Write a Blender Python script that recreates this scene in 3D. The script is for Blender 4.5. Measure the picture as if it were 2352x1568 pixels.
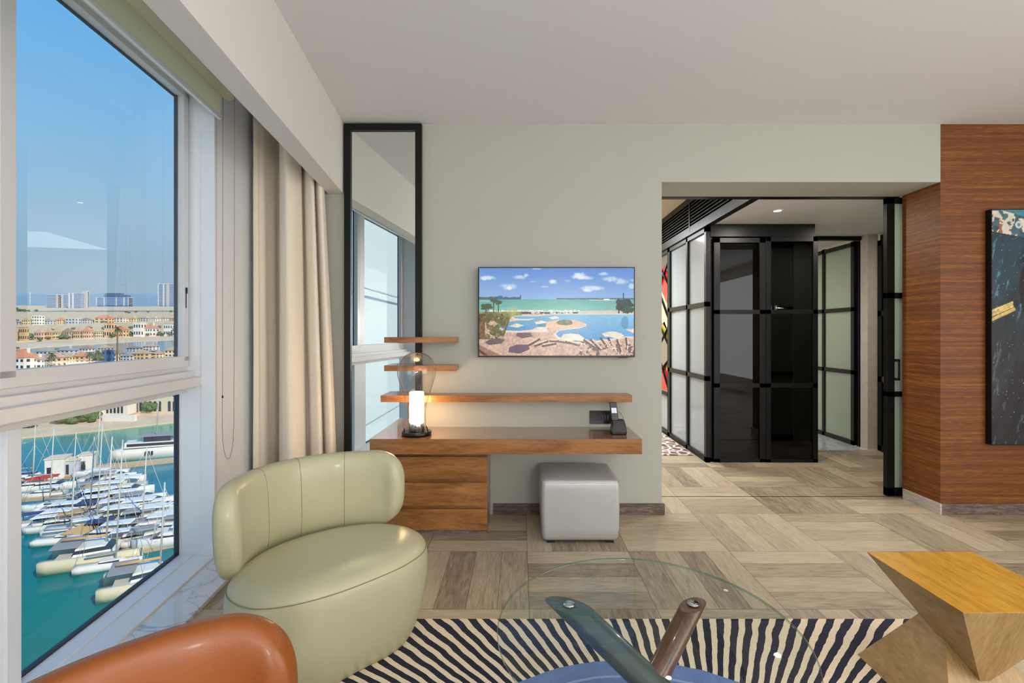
import bpy, bmesh, math, random
import numpy as np
from mathutils import Vector, Matrix, noise as mnoise

for o in list(bpy.data.objects): bpy.data.objects.remove(o, do_unlink=True)
SC = bpy.context.scene
COL = SC.collection
random.seed(7)

# ------------------------------------------------------------------ camera
F, U0, V0, H = 1105.0, 1195.0, 766.0, 1.35        # focal px, principal point, eye height
cam_d = bpy.data.cameras.new('camera')
cam_o = bpy.data.objects.new('camera', cam_d); COL.objects.link(cam_o)
cam_o.location = (0, 0, H); cam_o.rotation_euler = (math.pi/2, 0, 0)
cam_d.sensor_width = 36.0; cam_d.lens = 36.0*F/2352
cam_d.shift_x = (1176-U0)/2352; cam_d.shift_y = (V0-784)/2352
cam_d.clip_start = 0.05; cam_d.clip_end = 60000
SC.camera = cam_o
SC.view_settings.view_transform = 'Standard'; SC.view_settings.look = 'None'
SC.view_settings.gamma = 1; SC.view_settings.use_curve_mapping = False
SC.view_settings.exposure = 0.0

def lin(r, g, b):
    f = lambda c: (c/255/12.92) if c/255 <= .04045 else ((c/255+.055)/1.055)**2.4
    return (f(r), f(g), f(b), 1.0)

# ------------------------------------------------------------------ sky
TAU = math.atan(94.0/F)                            # tilt of the shore land/sea plane
w = bpy.data.worlds.new('sky'); SC.world = w; w.use_nodes = True
nt = w.node_tree; nt.nodes.clear()
wo = nt.nodes.new('ShaderNodeOutputWorld'); bg = nt.nodes.new('ShaderNodeBackground')
tc = nt.nodes.new('ShaderNodeTexCoord'); mp = nt.nodes.new('ShaderNodeMapping')
mp.inputs['Rotation'].default_value = (-TAU, 0, 0)
sx = nt.nodes.new('ShaderNodeSeparateXYZ'); rp = nt.nodes.new('ShaderNodeValToRGB')
nt.links.new(tc.outputs['Generated'], mp.inputs[0]); nt.links.new(mp.outputs[0], sx.inputs[0])
nt.links.new(sx.outputs['Z'], rp.inputs[0]); nt.links.new(rp.outputs[0], bg.inputs[0])
nt.links.new(bg.outputs[0], wo.inputs[0])
cr = rp.color_ramp
cr.elements[0].position = 0.0; cr.elements[0].color = lin(158, 183, 204)
cr.elements[1].position = 1.0; cr.elements[1].color = lin(66, 140, 225)
for p_, c_ in ((.05, (152, 184, 208)), (.12, (156, 193, 220)), (.22, (143, 193, 232)), (.33, (122, 186, 238)), (.45, (98, 178, 242))):
    e = cr.elements.new(p_); e.color = lin(*c_)
bg.inputs['Strength'].default_value = 1.0

# ------------------------------------------------------------------ sun, room lamps and added fill lights
def light(name, kind, loc, energy, color=(1, 1, 1), size=.1, size_y=None, rot=(0, 0, 0), **k):
    l = bpy.data.lights.new(name, kind); l.energy = energy; l.color = color
    if kind == 'AREA':
        l.size = size
        if size_y: l.shape = 'RECTANGLE'; l.size_y = size_y
        else: l.shape = 'DISK'
    elif kind == 'SUN': l.angle = size
    else: l.shadow_soft_size = size
    for a, b in k.items(): setattr(l, a, b)
    o = bpy.data.objects.new(name, l); COL.objects.link(o); o.location = loc; o.rotation_euler = rot
    return o
sun = light('sun', 'SUN', (60, -40, 80), 3.6, (1, .93, .82), math.radians(.6))
sun.rotation_euler = Vector((.72, -.55, .62)).to_track_quat('Z', 'Y').to_euler()
WARM = (1.0, .90, .78); SOFT = (.96, .98, 1.0)
light('ceiling_fill_light', 'AREA', (2.9, -2.1, 2.9), 34, SOFT, 1.8, 1.6)  # added soft overhead fill, not a known fixture
light('rear_fill_light', 'POINT', (.9, -2.2, 1.5), 105, SOFT, .25)  # unseen point fill added behind the camera for walls and frames
light('side_fill_light', 'AREA', (5.1, -.7, 1.5), 98, SOFT, 2.3, 4.2, rot=(0, math.pi/2, 0))  # large unseen fill panel added on the right to brighten the window side
for (x, y, e) in ((0.45, 0.75, 2), (2.35, 0.8, 3)):
    light('downlight_light', 'AREA', (x, y, 2.905), e, WARM, .05)
light('upward_fill_light', 'AREA', (2.2, -1.3, .9), 52, SOFT, 1.4, 1.0, rot=(math.pi, 0, 0))  # added upward fill that washes the ceiling
light('downlight_light', 'AREA', (2.40, 4.49, 2.485), 15, WARM, .05)
light('downlight_light', 'AREA', (1.45, 4.7, 2.85), 13, WARM, .05)
light('downlight_light', 'AREA', (3.45, 4.6, 2.485), 10, WARM, .05)
light('bathroom_light', 'AREA', (4.9, 6.4, 2.45), 24, WARM, .5)
light('bedroom_light', 'AREA', (0.6, 7.2, 2.85), 140, (.9, .96, 1), 1.4)

# ------------------------------------------------------------------ helpers
def nodes(m):
    return m.node_tree.nodes, m.node_tree.links
MATS = {}
def mat(name, col, rough=.5, metal=0.0, coat=0.0, spec=.5, emit=None, es=0, bump=None, noise=None, sheen=0):
    if name in MATS: return MATS[name]
    m = bpy.data.materials.new(name); m.use_nodes = True; MATS[name] = m
    N, L = nodes(m); b = N['Principled BSDF']
    c = lin(*col)
    b.inputs['Base Color'].default_value = c; b.inputs['Roughness'].default_value = rough
    b.inputs['Metallic'].default_value = metal; b.inputs['Coat Weight'].default_value = coat
    b.inputs['Coat Roughness'].default_value = .08
    b.inputs['Specular IOR Level'].default_value = spec
    if sheen: b.inputs['Sheen Weight'].default_value = sheen
    if emit: b.inputs['Emission Color'].default_value = lin(*emit); b.inputs['Emission Strength'].default_value = es
    t = N.new('ShaderNodeTexCoord')
    if noise:      # (scale, amount, stretch xyz)
        sc, am, st = noise
        mpn = N.new('ShaderNodeMapping'); mpn.inputs['Scale'].default_value = st
        nz = N.new('ShaderNodeTexNoise'); nz.inputs['Scale'].default_value = sc; nz.inputs['Detail'].default_value = 5
        L.new(t.outputs['Object'], mpn.inputs[0]); L.new(mpn.outputs[0], nz.inputs[0])
        mr = N.new('ShaderNodeMapRange'); mr.inputs[1].default_value = .3; mr.inputs[2].default_value = .7
        mr.inputs[3].default_value = 1-am; mr.inputs[4].default_value = 1+am
        L.new(nz.outputs['Fac'], mr.inputs[0])
        mx = N.new('ShaderNodeVectorMath'); mx.operation = 'SCALE'
        mx.inputs[0].default_value = c[:3]; L.new(mr.outputs[0], mx.inputs['Scale'])
        L.new(mx.outputs[0], b.inputs['Base Color'])
    if bump:       # (scale, strength)
        nz2 = N.new('ShaderNodeTexNoise'); nz2.inputs['Scale'].default_value = bump[0]; nz2.inputs['Detail'].default_value = 3
        L.new(t.outputs['Object'], nz2.inputs[0])
        bp = N.new('ShaderNodeBump'); bp.inputs['Strength'].default_value = bump[1]; bp.inputs['Distance'].default_value = .002
        L.new(nz2.outputs['Fac'], bp.inputs['Height']); L.new(bp.outputs[0], b.inputs['Normal'])
    return m

def wood(name, stops, stretch, scale=3.0, rough=.4, coat=0.0, lines=0.35, line_stretch=None, rings=0.0):
    """grain: noise stretched along one axis; stops = colours dark..light"""
    m = bpy.data.materials.new(name); m.use_nodes = True; MATS[name] = m
    N, L = nodes(m); b = N['Principled BSDF']
    t = N.new('ShaderNodeTexCoord'); mpn = N.new('ShaderNodeMapping'); mpn.inputs['Scale'].default_value = stretch
    L.new(t.outputs['Object'], mpn.inputs[0])
    n1 = N.new('ShaderNodeTexNoise'); n1.inputs['Scale'].default_value = scale; n1.inputs['Detail'].default_value = 6
    n1.inputs['Roughness'].default_value = .6; n1.inputs['Distortion'].default_value = rings
    L.new(mpn.outputs[0], n1.inputs[0])
    n2 = N.new('ShaderNodeTexNoise'); n2.inputs['Scale'].default_value = scale*7; n2.inputs['Detail'].default_value = 3
    mp2 = N.new('ShaderNodeMapping'); mp2.inputs['Scale'].default_value = line_stretch or stretch
    L.new(t.outputs['Object'], mp2.inputs[0]); L.new(mp2.outputs[0], n2.inputs[0])
    mx = N.new('ShaderNodeMath'); mx.operation = 'MULTIPLY_ADD'
    L.new(n2.outputs['Fac'], mx.inputs[0]); mx.inputs[1].default_value = lines
    ml = N.new('ShaderNodeMath'); ml.operation = 'MULTIPLY'; ml.inputs[1].default_value = 1-lines
    L.new(n1.outputs['Fac'], ml.inputs[0]); L.new(ml.outputs[0], mx.inputs[2])
    r = N.new('ShaderNodeValToRGB'); cr = r.color_ramp
    k = len(stops)
    cr.elements[0].position = .33; cr.elements[0].color = lin(*stops[0])
    cr.elements[1].position = .67; cr.elements[1].color = lin(*stops[-1])
    for i in range(1, k-1):
        e = cr.elements.new(.33+.34*i/(k-1)); e.color = lin(*stops[i])
    L.new(mx.outputs[0], r.inputs[0]); L.new(r.outputs[0], b.inputs['Base Color'])
    b.inputs['Roughness'].default_value = rough; b.inputs['Coat Weight'].default_value = coat
    b.inputs['Coat Roughness'].default_value = .06
    bp = N.new('ShaderNodeBump'); bp.inputs['Strength'].default_value = .12; bp.inputs['Distance'].default_value = .001
    L.new(mx.outputs[0], bp.inputs['Height']); L.new(bp.outputs[0], b.inputs['Normal'])
    return m

def thin_glass(name, tint=(255, 255, 255), ior=1.5, boost=1.0, frost=None, rough=0.0):
    m = bpy.data.materials.new(name); m.use_nodes = True; MATS[name] = m
    N, L = nodes(m); N.remove(N['Principled BSDF']); out = N['Material Output']
    tr = N.new('ShaderNodeBsdfTransparent'); tr.inputs[0].default_value = lin(*tint)
    gl = N.new('ShaderNodeBsdfGlossy'); gl.inputs['Roughness'].default_value = rough
    fr = N.new('ShaderNodeFresnel'); gi = N.new('ShaderNodeNewGeometry'); im = N.new('ShaderNodeMath'); im.operation = 'MULTIPLY_ADD'
    L.new(gi.outputs['Backfacing'], im.inputs[0]); im.inputs[1].default_value = 1/ior-ior; im.inputs[2].default_value = ior; L.new(im.outputs[0], fr.inputs[0])
    mu = N.new('ShaderNodeMath'); mu.operation = 'MULTIPLY'; mu.inputs[1].default_value = boost; mu.use_clamp = True
    L.new(fr.outputs[0], mu.inputs[0])
    mx = N.new('ShaderNodeMixShader'); L.new(mu.outputs[0], mx.inputs[0])
    L.new(tr.outputs[0], mx.inputs[1]); L.new(gl.outputs[0], mx.inputs[2])
    last = mx
    if frost:
        df = N.new('ShaderNodeBsdfDiffuse'); df.inputs[0].default_value = lin(*frost)
        tl = N.new('ShaderNodeBsdfTranslucent'); tl.inputs[0].default_value = lin(*frost)
        a = N.new('ShaderNodeMixShader'); a.inputs[0].default_value = .5
        L.new(df.outputs[0], a.inputs[1]); L.new(tl.outputs[0], a.inputs[2])
        m2 = N.new('ShaderNodeMixShader'); m2.inputs[0].default_value = .93
        L.new(mx.outputs[0], m2.inputs[1]); L.new(a.outputs[0], m2.inputs[2])
        g2 = N.new('ShaderNodeBsdfGlossy'); g2.inputs['Roughness'].default_value = .08
        m3 = N.new('ShaderNodeMixShader'); L.new(mu.outputs[0], m3.inputs[0])
        L.new(m2.outputs[0], m3.inputs[1]); L.new(g2.outputs[0], m3.inputs[2]); last = m3
    L.new(last.outputs[0], out.inputs['Surface'])
    return m

class MB:
    """mesh builder in world coordinates"""
    def __init__(s): s.v = []; s.f = []; s.sm = []
    def add(s, vs, fs, smooth=False):
        o = len(s.v); s.v += [tuple(v) for v in vs]; s.f += [tuple(i+o for i in f) for f in fs]; s.sm += [smooth]*len(fs); return s
    def box(s, x0, x1, y0, y1, z0, z1):
        vs = [(x, y, z) for z in (z0, z1) for y in (y0, y1) for x in (x0, x1)]
        return s.add(vs, [(0, 2, 3, 1), (4, 5, 7, 6), (0, 1, 5, 4), (2, 6, 7, 3), (0, 4, 6, 2), (1, 3, 7, 5)])
    def prism(s, poly, z0, z1):
        n = len(poly)
        vs = [(x, y, z0) for x, y in poly]+[(x, y, z1) for x, y in poly]
        return s.add(vs, [tuple(range(n-1, -1, -1)), tuple(range(n, 2*n))]+[(i, (i+1) % n, (i+1) % n+n, i+n) for i in range(n)])
    def loft(s, rings, caps=True, smooth=True, closed=True):
        n = len(rings[0]); vs = [p for r in rings for p in r]; fs = []
        for a in range(len(rings)-1):
            for i in range(n if closed else n-1):
                j = (i+1) % n
                fs.append((a*n+i, a*n+j, (a+1)*n+j, (a+1)*n+i))
        s.add(vs, fs, smooth)
        if caps:
            o = len(s.v)-len(vs)
            s.f.append(tuple(o+i for i in range(n-1, -1, -1))); s.sm.append(False)
            s.f.append(tuple(o+(len(rings)-1)*n+i for i in range(n))); s.sm.append(False)
        return s
    def tube(s, pts, r, n=10, caps=True, closed=False):
        pts = [Vector(p) for p in pts]; rings = []
        m = len(pts); up = None
        for i, p in enumerate(pts):
            a = pts[(i-1) % m] if (closed or i > 0) else p
            b = pts[(i+1) % m] if (closed or i < m-1) else p
            t = (b-a).normalized()
            if up is None: up = Vector((0, 0, 1)) if abs(t.z) < .9 else Vector((1, 0, 0))
            u = (up-t*up.dot(t)).normalized(); v = t.cross(u); up = u
            rr = r[i] if isinstance(r, (list, tuple)) else r
            rings.append([p+(u*math.cos(k*2*math.pi/n)+v*math.sin(k*2*math.pi/n))*rr for k in range(n)])
        if closed: rings.append(rings[0])
        return s.loft(rings, caps and not closed)
    def lathe(s, c, prof, n=32, caps=True, smooth=True):
        return s.loft([[(c[0]+r*math.cos(k*2*math.pi/n), c[1]+r*math.sin(k*2*math.pi/n), c[2]+z) for k in range(n)] for r, z in prof], caps, smooth)
    def slant(s, X0a, X0b, y0, y1, z0, z1):
        """box whose long sides follow the window wall: X = X0 + SK*(3.6-Y)"""
        q = lambda X0, y: (X0+SK*(3.6-y), y)
        return s.prism([q(X0a, y0), q(X0b, y0), q(X0b, y1), q(X0a, y1)], z0, z1)
    def build(s, name, m, root=None, bevel=0, seg=2, fixn=True, wn=False):
        me = bpy.data.meshes.new(name)
        off = root.matrix_world.translation if False else (Vector(root.get('_b', (0, 0, 0))) if root else Vector((0, 0, 0)))
        me.from_pydata([tuple(Vector(v)-off) for v in s.v], [], s.f)
        me.polygons.foreach_set('use_smooth', s.sm)
        if fixn:
            bm = bmesh.new(); bm.from_mesh(me); bmesh.ops.recalc_face_normals(bm, faces=bm.faces); bm.to_mesh(me); bm.free()
        me.materials.append(m)
        o = bpy.data.objects.new(name, me); COL.objects.link(o)
        if root: o.parent = root; o['_b'] = tuple(off)
        if bevel:
            md = o.modifiers.new('bevel', 'BEVEL'); md.width = bevel; md.segments = seg; md.limit_method = 'ANGLE'
            md.angle_limit = math.radians(40)
        return o
def tag(o, label=None, cat=None, group=None, kind=None):
    if label: o['label'] = label
    if cat: o['category'] = cat
    if group: o['group'] = group
    if kind: o['kind'] = kind
    return o
def thing(name, loc, label, cat, group=None):
    o = bpy.data.objects.new(name, None); COL.objects.link(o); o.location = loc; o.empty_display_size = .1
    o['_b'] = tuple(loc)
    return tag(o, label, cat, group)
def single(o, label, cat, group=None):
    """top-level mesh: move its origin to its base centre"""
    me = o.data; n = len(me.vertices); a = np.empty(n*3); me.vertices.foreach_get('co', a); a = a.reshape(-1, 3)
    c = np.array([(a[:, 0].min()+a[:, 0].max())/2, (a[:, 1].min()+a[:, 1].max())/2, a[:, 2].min()])
    a -= c; me.vertices.foreach_set('co', a.ravel()); o.location = c
    return tag(o, label, cat, group)
def struct(o): o['kind'] = 'structure'; return o
def copy_tree(o, parent=None):
    c = o.copy(); COL.objects.link(c); c.parent = parent
    for ch in list(o.children): copy_tree(ch, c)
    return c
SK = .1213                                        # slant of the window wall in plan
def WX(X0, y): return X0+SK*(3.6-y)
def Xu(u, Y): return (u-U0)/F*Y
def Zv(v, Y): return H-(v-V0)/F*Y
def catmull(P, n=8, closed=True):
    out = []; m = len(P)
    rng = range(m if closed else m-1)
    for i in rng:
        g = lambda k: Vector(P[k % m]) if closed else Vector(P[max(0, min(m-1, k))])
        a, b, c, d = g(i-1), g(i), g(i+1), g(i+2)
        for k in range(n):
            t = k/n
            out.append(.5*((2*b)+(c-a)*t+(2*a-5*b+4*c-d)*t*t+(3*b-a-3*c+d)*t**3))
    if not closed: out.append(Vector(P[-1]))
    return out

# ------------------------------------------------------------------ materials
M_wall = mat('wall_paint', (182, 183, 173), .75, bump=(300, .05))
M_white = mat('white_paint', (226, 222, 216), .7, bump=(200, .04))
M_ceil = mat('ceiling_paint', (226, 225, 226), .75)
M_frame = mat('white_powder_coat', (238, 240, 243), .35)
M_sash = mat('grey_white_aluminium', (222, 221, 221), .3)
M_gasket = mat('rubber_gasket', (38, 48, 62), .5)
M_black = mat('black_metal', (13, 14, 17), .4, spec=.3)
M_blackm = mat('black_plastic', (16, 16, 18), .3)
M_walnut = wood('walnut_veneer', [(112, 70, 34), (154, 102, 54), (184, 128, 74)], (1.2, 12, 9), 2.2, .32, .35, .3, rings=.6)
M_walnut_top = wood('walnut_veneer_polished', [(110, 72, 42), (138, 94, 58), (156, 110, 72)], (1.2, 10, 9), 2.0, .2, .9, .3, rings=.6)
M_woodwall = wood('ribbon_veneer', [(80, 38, 4), (114, 62, 12), (158, 100, 36)], (.55, .55, 26), 2.2, .55, 0, .45, (.9, .9, 22))
M_base = wood('smoked_oak_baseboard', [(58, 46, 40), (104, 88, 78), (150, 134, 122)], (2, 2, 16), 3.5, .5, 0, .3, rings=1.2)
M_base2 = wood('bleached_oak_baseboard', [(150, 142, 136), (186, 180, 174), (206, 200, 194)], (2, 2, 16), 3.5, .5)
M_tan = wood('lamplit_oak_veneer', [(168, 116, 30), (206, 150, 48), (224, 172, 66)], (14, 1.4, 3), 2.2, .38, .3, .4)  # side table top, golden lamplight put into the oak colour
M_tan2 = wood('tan_oak_veneer', [(136, 106, 62), (166, 134, 86), (184, 152, 104)], (7, 1.6, 1.2), 2.4, .45, .1, .4)
M_legwood = wood('dark_walnut_leg', [(66, 36, 22), (98, 56, 38), (124, 76, 54)], (5, 5, 1.2), 3.5, .28, .5, .4)
M_leather = mat('olive_cream_leather', (188, 184, 148), .34, coat=.12, spec=.5, bump=(420, .12), noise=(2.5, .05, (1, 1, 1)))
M_seam = mat('leather_seam', (142, 134, 98), .6)
M_brown = mat('tan_leather', (148, 80, 26), .36, coat=.1, bump=(420, .14), noise=(4, .14, (1, 1, 1)))
M_brownseam = mat('tan_seam', (110, 56, 20), .6)
M_silver = mat('silver_leather', (198, 198, 196), .38, metal=.35, bump=(260, .1), noise=(7, .03, (1, 1, 1)))
M_chrome = mat('chrome', (225, 225, 228), .12, metal=1)
M_curt = mat('linen_curtain', (240, 228, 208), .9, spec=.15, sheen=.3, bump=(120, .25), noise=(60, .05, (1, 1, 6)))
M_blind = mat('cream_blind_fabric', (244, 240, 210), .8, bump=(400, .1))
def blind_mat():
    m = bpy.data.materials.new('cream_translucent_blind'); m.use_nodes = True; N, L = nodes(m); N.remove(N['Principled BSDF']); out = N['Material Output']
    d = N.new('ShaderNodeBsdfDiffuse'); t = N.new('ShaderNodeBsdfTranslucent'); x = N.new('ShaderNodeMixShader'); x.inputs[0].default_value = .5
    d.inputs[0].default_value = lin(255, 250, 232); t.inputs[0].default_value = lin(255, 252, 222)
    L.new(d.outputs[0], x.inputs[1]); L.new(t.outputs[0], x.inputs[2]); L.new(x.outputs[0], out.inputs['Surface']); return m
M_blind = blind_mat()
M_chain = mat('bead_chain', (130, 130, 128), .5)
M_glass = thin_glass('window_glass', (250, 253, 253))
M_tglass = thin_glass('table_glass', (243, 250, 247), 1.5, .75)
M_dome = thin_glass('lamp_dome_glass', (246, 246, 244), 1.5, 1.8)
M_frost = thin_glass('frosted_glass', (240, 248, 250), 1.45, 1.0, frost=(226, 234, 240))
M_frostg = thin_glass('frosted_green_glass', (240, 248, 245), 1.45, 1.0, frost=(202, 214, 200))
M_dark = thin_glass('smoked_glass', (44, 42, 38), 1.5, .9)
M_mirror = mat('mirror_silver', (232, 236, 234), .0, metal=1)
M_tube = mat('opal_lamp_tube', (255, 244, 224), .4, emit=(255, 208, 150), es=26)
M_bulb = mat('downlight_glow', (255, 240, 220), .4, emit=(255, 240, 215), es=12)

def marble():
    m = bpy.data.materials.new('white_marble'); m.use_nodes = True; N, L = nodes(m); b = N['Principled BSDF']
    t = N.new('ShaderNodeTexCoord'); n1 = N.new('ShaderNodeTexNoise'); n1.inputs['Scale'].default_value = 3.2
    n1.inputs['Detail'].default_value = 8; n1.inputs['Distortion'].default_value = 1.6
    L.new(t.outputs['Object'], n1.inputs[0])
    r = N.new('ShaderNodeValToRGB'); cr = r.color_ramp
    cr.elements[0].position = .40; cr.elements[0].color = lin(226, 230, 234)
    cr.elements[1].position = .60; cr.elements[1].color = lin(230, 233, 236)
    for p, c in ((.485, (220, 225, 230)), (.50, (176, 184, 194)), (.515, (222, 226, 231))):
        e = cr.elements.new(p); e.color = lin(*c)
    L.new(n1.outputs['Fac'], r.inputs[0]); L.new(r.outputs[0], b.inputs['Base Color'])
    b.inputs['Roughness'].default_value = .12
    return m
M_marble = marble()

def parquet():
    m = bpy.data.materials.new('basket_parquet'); m.use_nodes = True; N, L = nodes(m); b = N['Principled BSDF']
    S = .6264
    def math_(op, a, b_=None, c=None):
        n = N.new('ShaderNodeMath'); n.operation = op
        for i, x in enumerate((a, b_, c)):
            if x is None: continue
            if isinstance(x, (int, float)): n.inputs[i].default_value = x
            else: L.new(x, n.inputs[i])
        return n.outputs[0]
    t = N.new('ShaderNodeTexCoord'); s = N.new('ShaderNodeSeparateXYZ'); L.new(t.outputs['Object'], s.inputs[0])
    px = math_('DIVIDE', math_('SUBTRACT', s.outputs[0], .0432-20*S), S)
    py = math_('DIVIDE', math_('SUBTRACT', s.outputs[1], 2.984-20*S), S)
    ix = math_('FLOOR', px); iy = math_('FLOOR', py); fx = math_('FRACT', px); fy = math_('FRACT', py)
    ck = math_('MODULO', math_('ADD', ix, iy), 2.0)       # 1 -> planks run along y (local across = fx)
    ck = math_('LESS_THAN', ck, .5)
    across = N.new('ShaderNodeMix'); across.data_type = 'FLOAT'; L.new(ck, across.inputs[0]); L.new(fy, across.inputs[2]); L.new(fx, across.inputs[3])
    along = N.new('ShaderNodeMix'); along.data_type = 'FLOAT'; L.new(ck, along.inputs[0]); L.new(fx, along.inputs[2]); L.new(fy, along.inputs[3])
    a4 = math_('MULTIPLY', across.outputs[0], 4.0); ip = math_('FLOOR', a4); fp = math_('FRACT', a4)
    cmb = N.new('ShaderNodeCombineXYZ'); L.new(ix, cmb.inputs[0]); L.new(iy, cmb.inputs[1]); L.new(ip, cmb.inputs[2])
    wn = N.new('ShaderNodeTexWhiteNoise'); wn.noise_dimensions = '3D'; L.new(cmb.outputs[0], wn.inputs[0])
    # grain coordinates
    gc = N.new('ShaderNodeCombineXYZ'); L.new(math_('MULTIPLY', fp, .9), gc.inputs[0])
    L.new(math_('MULTIPLY', along.outputs[0], .55), gc.inputs[1]); L.new(math_('MULTIPLY', wn.outputs[0], 37.0), gc.inputs[2])
    g1 = N.new('ShaderNodeTexNoise'); g1.inputs['Scale'].default_value = 5.5; g1.inputs['Detail'].default_value = 8; g1.inputs['Roughness'].default_value = .68; g1.inputs['Distortion'].default_value = .6
    L.new(gc.outputs[0], g1.inputs[0])
    gc2 = N.new('ShaderNodeCombineXYZ'); L.new(math_('MULTIPLY', fp, 9.0), gc2.inputs[0])
    L.new(math_('MULTIPLY', along.outputs[0], 1.6), gc2.inputs[1]); L.new(math_('MULTIPLY', wn.outputs[0], 51.0), gc2.inputs[2])
    g2 = N.new('ShaderNodeTexNoise'); g2.inputs['Scale'].default_value = 4; g2.inputs['Detail'].default_value = 4; L.new(gc2.outputs[0], g2.inputs[0])
    v = math_('MULTIPLY_ADD', g1.outputs['Fac'], .45, math_('MULTIPLY', g2.outputs['Fac'], .38))
    v = math_('ADD', v, math_('MULTIPLY_ADD', wn.outputs[0], .26, -.045))
    r = N.new('ShaderNodeValToRGB'); cr = r.color_ramp
    cr.elements[0].position = .25; cr.elements[0].color = lin(106, 92, 78)
    cr.elements[1].position = .78; cr.elements[1].color = lin(212, 198, 170)
    for p, c in ((.38, (144, 128, 108)), (.50, (174, 159, 134)), (.62, (194, 179, 152))):
        e = cr.elements.new(p); e.color = lin(*c)
    L.new(v, r.inputs[0])
    # gaps
    def edge(f, wd): return math_('LESS_THAN', math_('MINIMUM', f, math_('SUBTRACT', 1.0, f)), wd)
    gap = math_('MAXIMUM', edge(fp, .009), math_('MAXIMUM', edge(fx, .0028), edge(fy, .0028)))
    mx = N.new('ShaderNodeMix'); mx.data_type = 'RGBA'; L.new(math_('MULTIPLY', gap, .75), mx.inputs[0])
    L.new(r.outputs[0], mx.inputs[6]); mx.inputs[7].default_value = lin(62, 52, 44)
    L.new(mx.outputs[2], b.inputs['Base Color']); b.inputs['Roughness'].default_value = .42
    bp = N.new('ShaderNodeBump'); bp.inputs['Strength'].default_value = .25; bp.inputs['Distance'].default_value = .002
    L.new(math_('SUBTRACT', v, gap), bp.inputs['Height']); L.new(bp.outputs[0], b.inputs['Normal'])
    return m
M_floor = parquet()

# ------------------------------------------------------------------ room shell
YW = 3.6; ZC = 2.917; XO0, XO1, ZO = 1.0589, 3.144, 2.484
XR, YB = 5.2, -3.2                                  # right wall, rear wall
YT = 3.99
fl = MB().add([(WX(-1.709, YB), YB, 0), (7.0, YB, 0), (7.0, 9.0, 0), (-2.0, 9.0, 0), (-2.0, 3.6, 0), (WX(-1.709, 3.6), 3.6, 0)], [(0, 1, 2, 3, 4, 5)])
fl.add([(WX(-2.1, YB), YB, -.3), (7.2, YB, -.3), (7.2, 9.3, -.3), (-2.2, 9.3, -.3), (-2.15, 3.6, -.3)], [(0, 1, 2, 3, 4)])
struct(fl.build('floor', M_floor, fixn=False))
b = MB().box(-.9, XR+.2, YB-.2, YW+.2, ZC, ZC+.25); b.prism([(WX(-2.10, YB-.2), YB-.2), (-.9, YB-.2), (-.9, YW+.2), (WX(-2.10, YW+.2), YW+.2)], ZC, ZC+.25)
struct(b.build('ceiling', M_ceil))
# back wall: left of the opening, above it, right stub behind veneer
b = MB().box(-1.93, XO0, YW, YT, 0, ZC).box(XO0, XO1, YW, YT, ZO, ZC)
struct(b.build('wall_back', M_wall))
b = MB().box(XO1, XR+.2, YW, YW+.3, 0, ZC)
b.box(XO1, XO1+.30, YW+.3, YT-.03, 0, ZO)
struct(b.build('wall_veneered', M_woodwall))
struct(MB().box(XR, XR+.25, YB-.2, YW, 0, ZC).build('wall_right', M_white))
struct(MB().box(WX(-1.9, YB)-.5, XR+.25, YB-.25, YB, -.02, ZC).build('wall_rear', M_white))
# baseboards
b = MB().box(-.20, 1.0589+.018, YW-.018, YW, 0, .0815)
struct(b.build('baseboard_back', M_base, bevel=.002))
struct(MB().box(XO1, XR, YW-.014, YW, 0, .0815).build('baseboard_right', M_base, bevel=.002))
struct(MB().box(XO1-.014, XO1, YW-.014, YT-.05, 0, .0815).build('baseboard_opening', M_base2, bevel=.002))
# soffit running above the windows
b = MB().slant(-1.437, -1.319, YB, YW, 2.3925, ZC)
struct(b.build('trim_1', M_white, bevel=.002))
# curtain side: floor-to-ceiling outer wall around the windows (bay Y .25 .. 2.87)
b = MB()
b.slant(-2.136, -1.9045, 2.87, YW+.02, -.02, ZC)        # column beyond the window
b.slant(-2.136, -1.9045, YB, .25, -.02, ZC)             # column behind the camera
b.slant(-2.106, -2.09, .25, 2.87, 2.80, ZC)             # head
b.slant(-2.136, -1.9045, .25, 2.87, -.3, -.0)           # base
struct(b.build('wall_left', M_frame, bevel=.003))
# marble ledge
b = MB().slant(-1.9045, -1.709, YB, YW, -.02, .022)
struct(b.build('trim_2', M_marble, bevel=.003))
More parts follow.
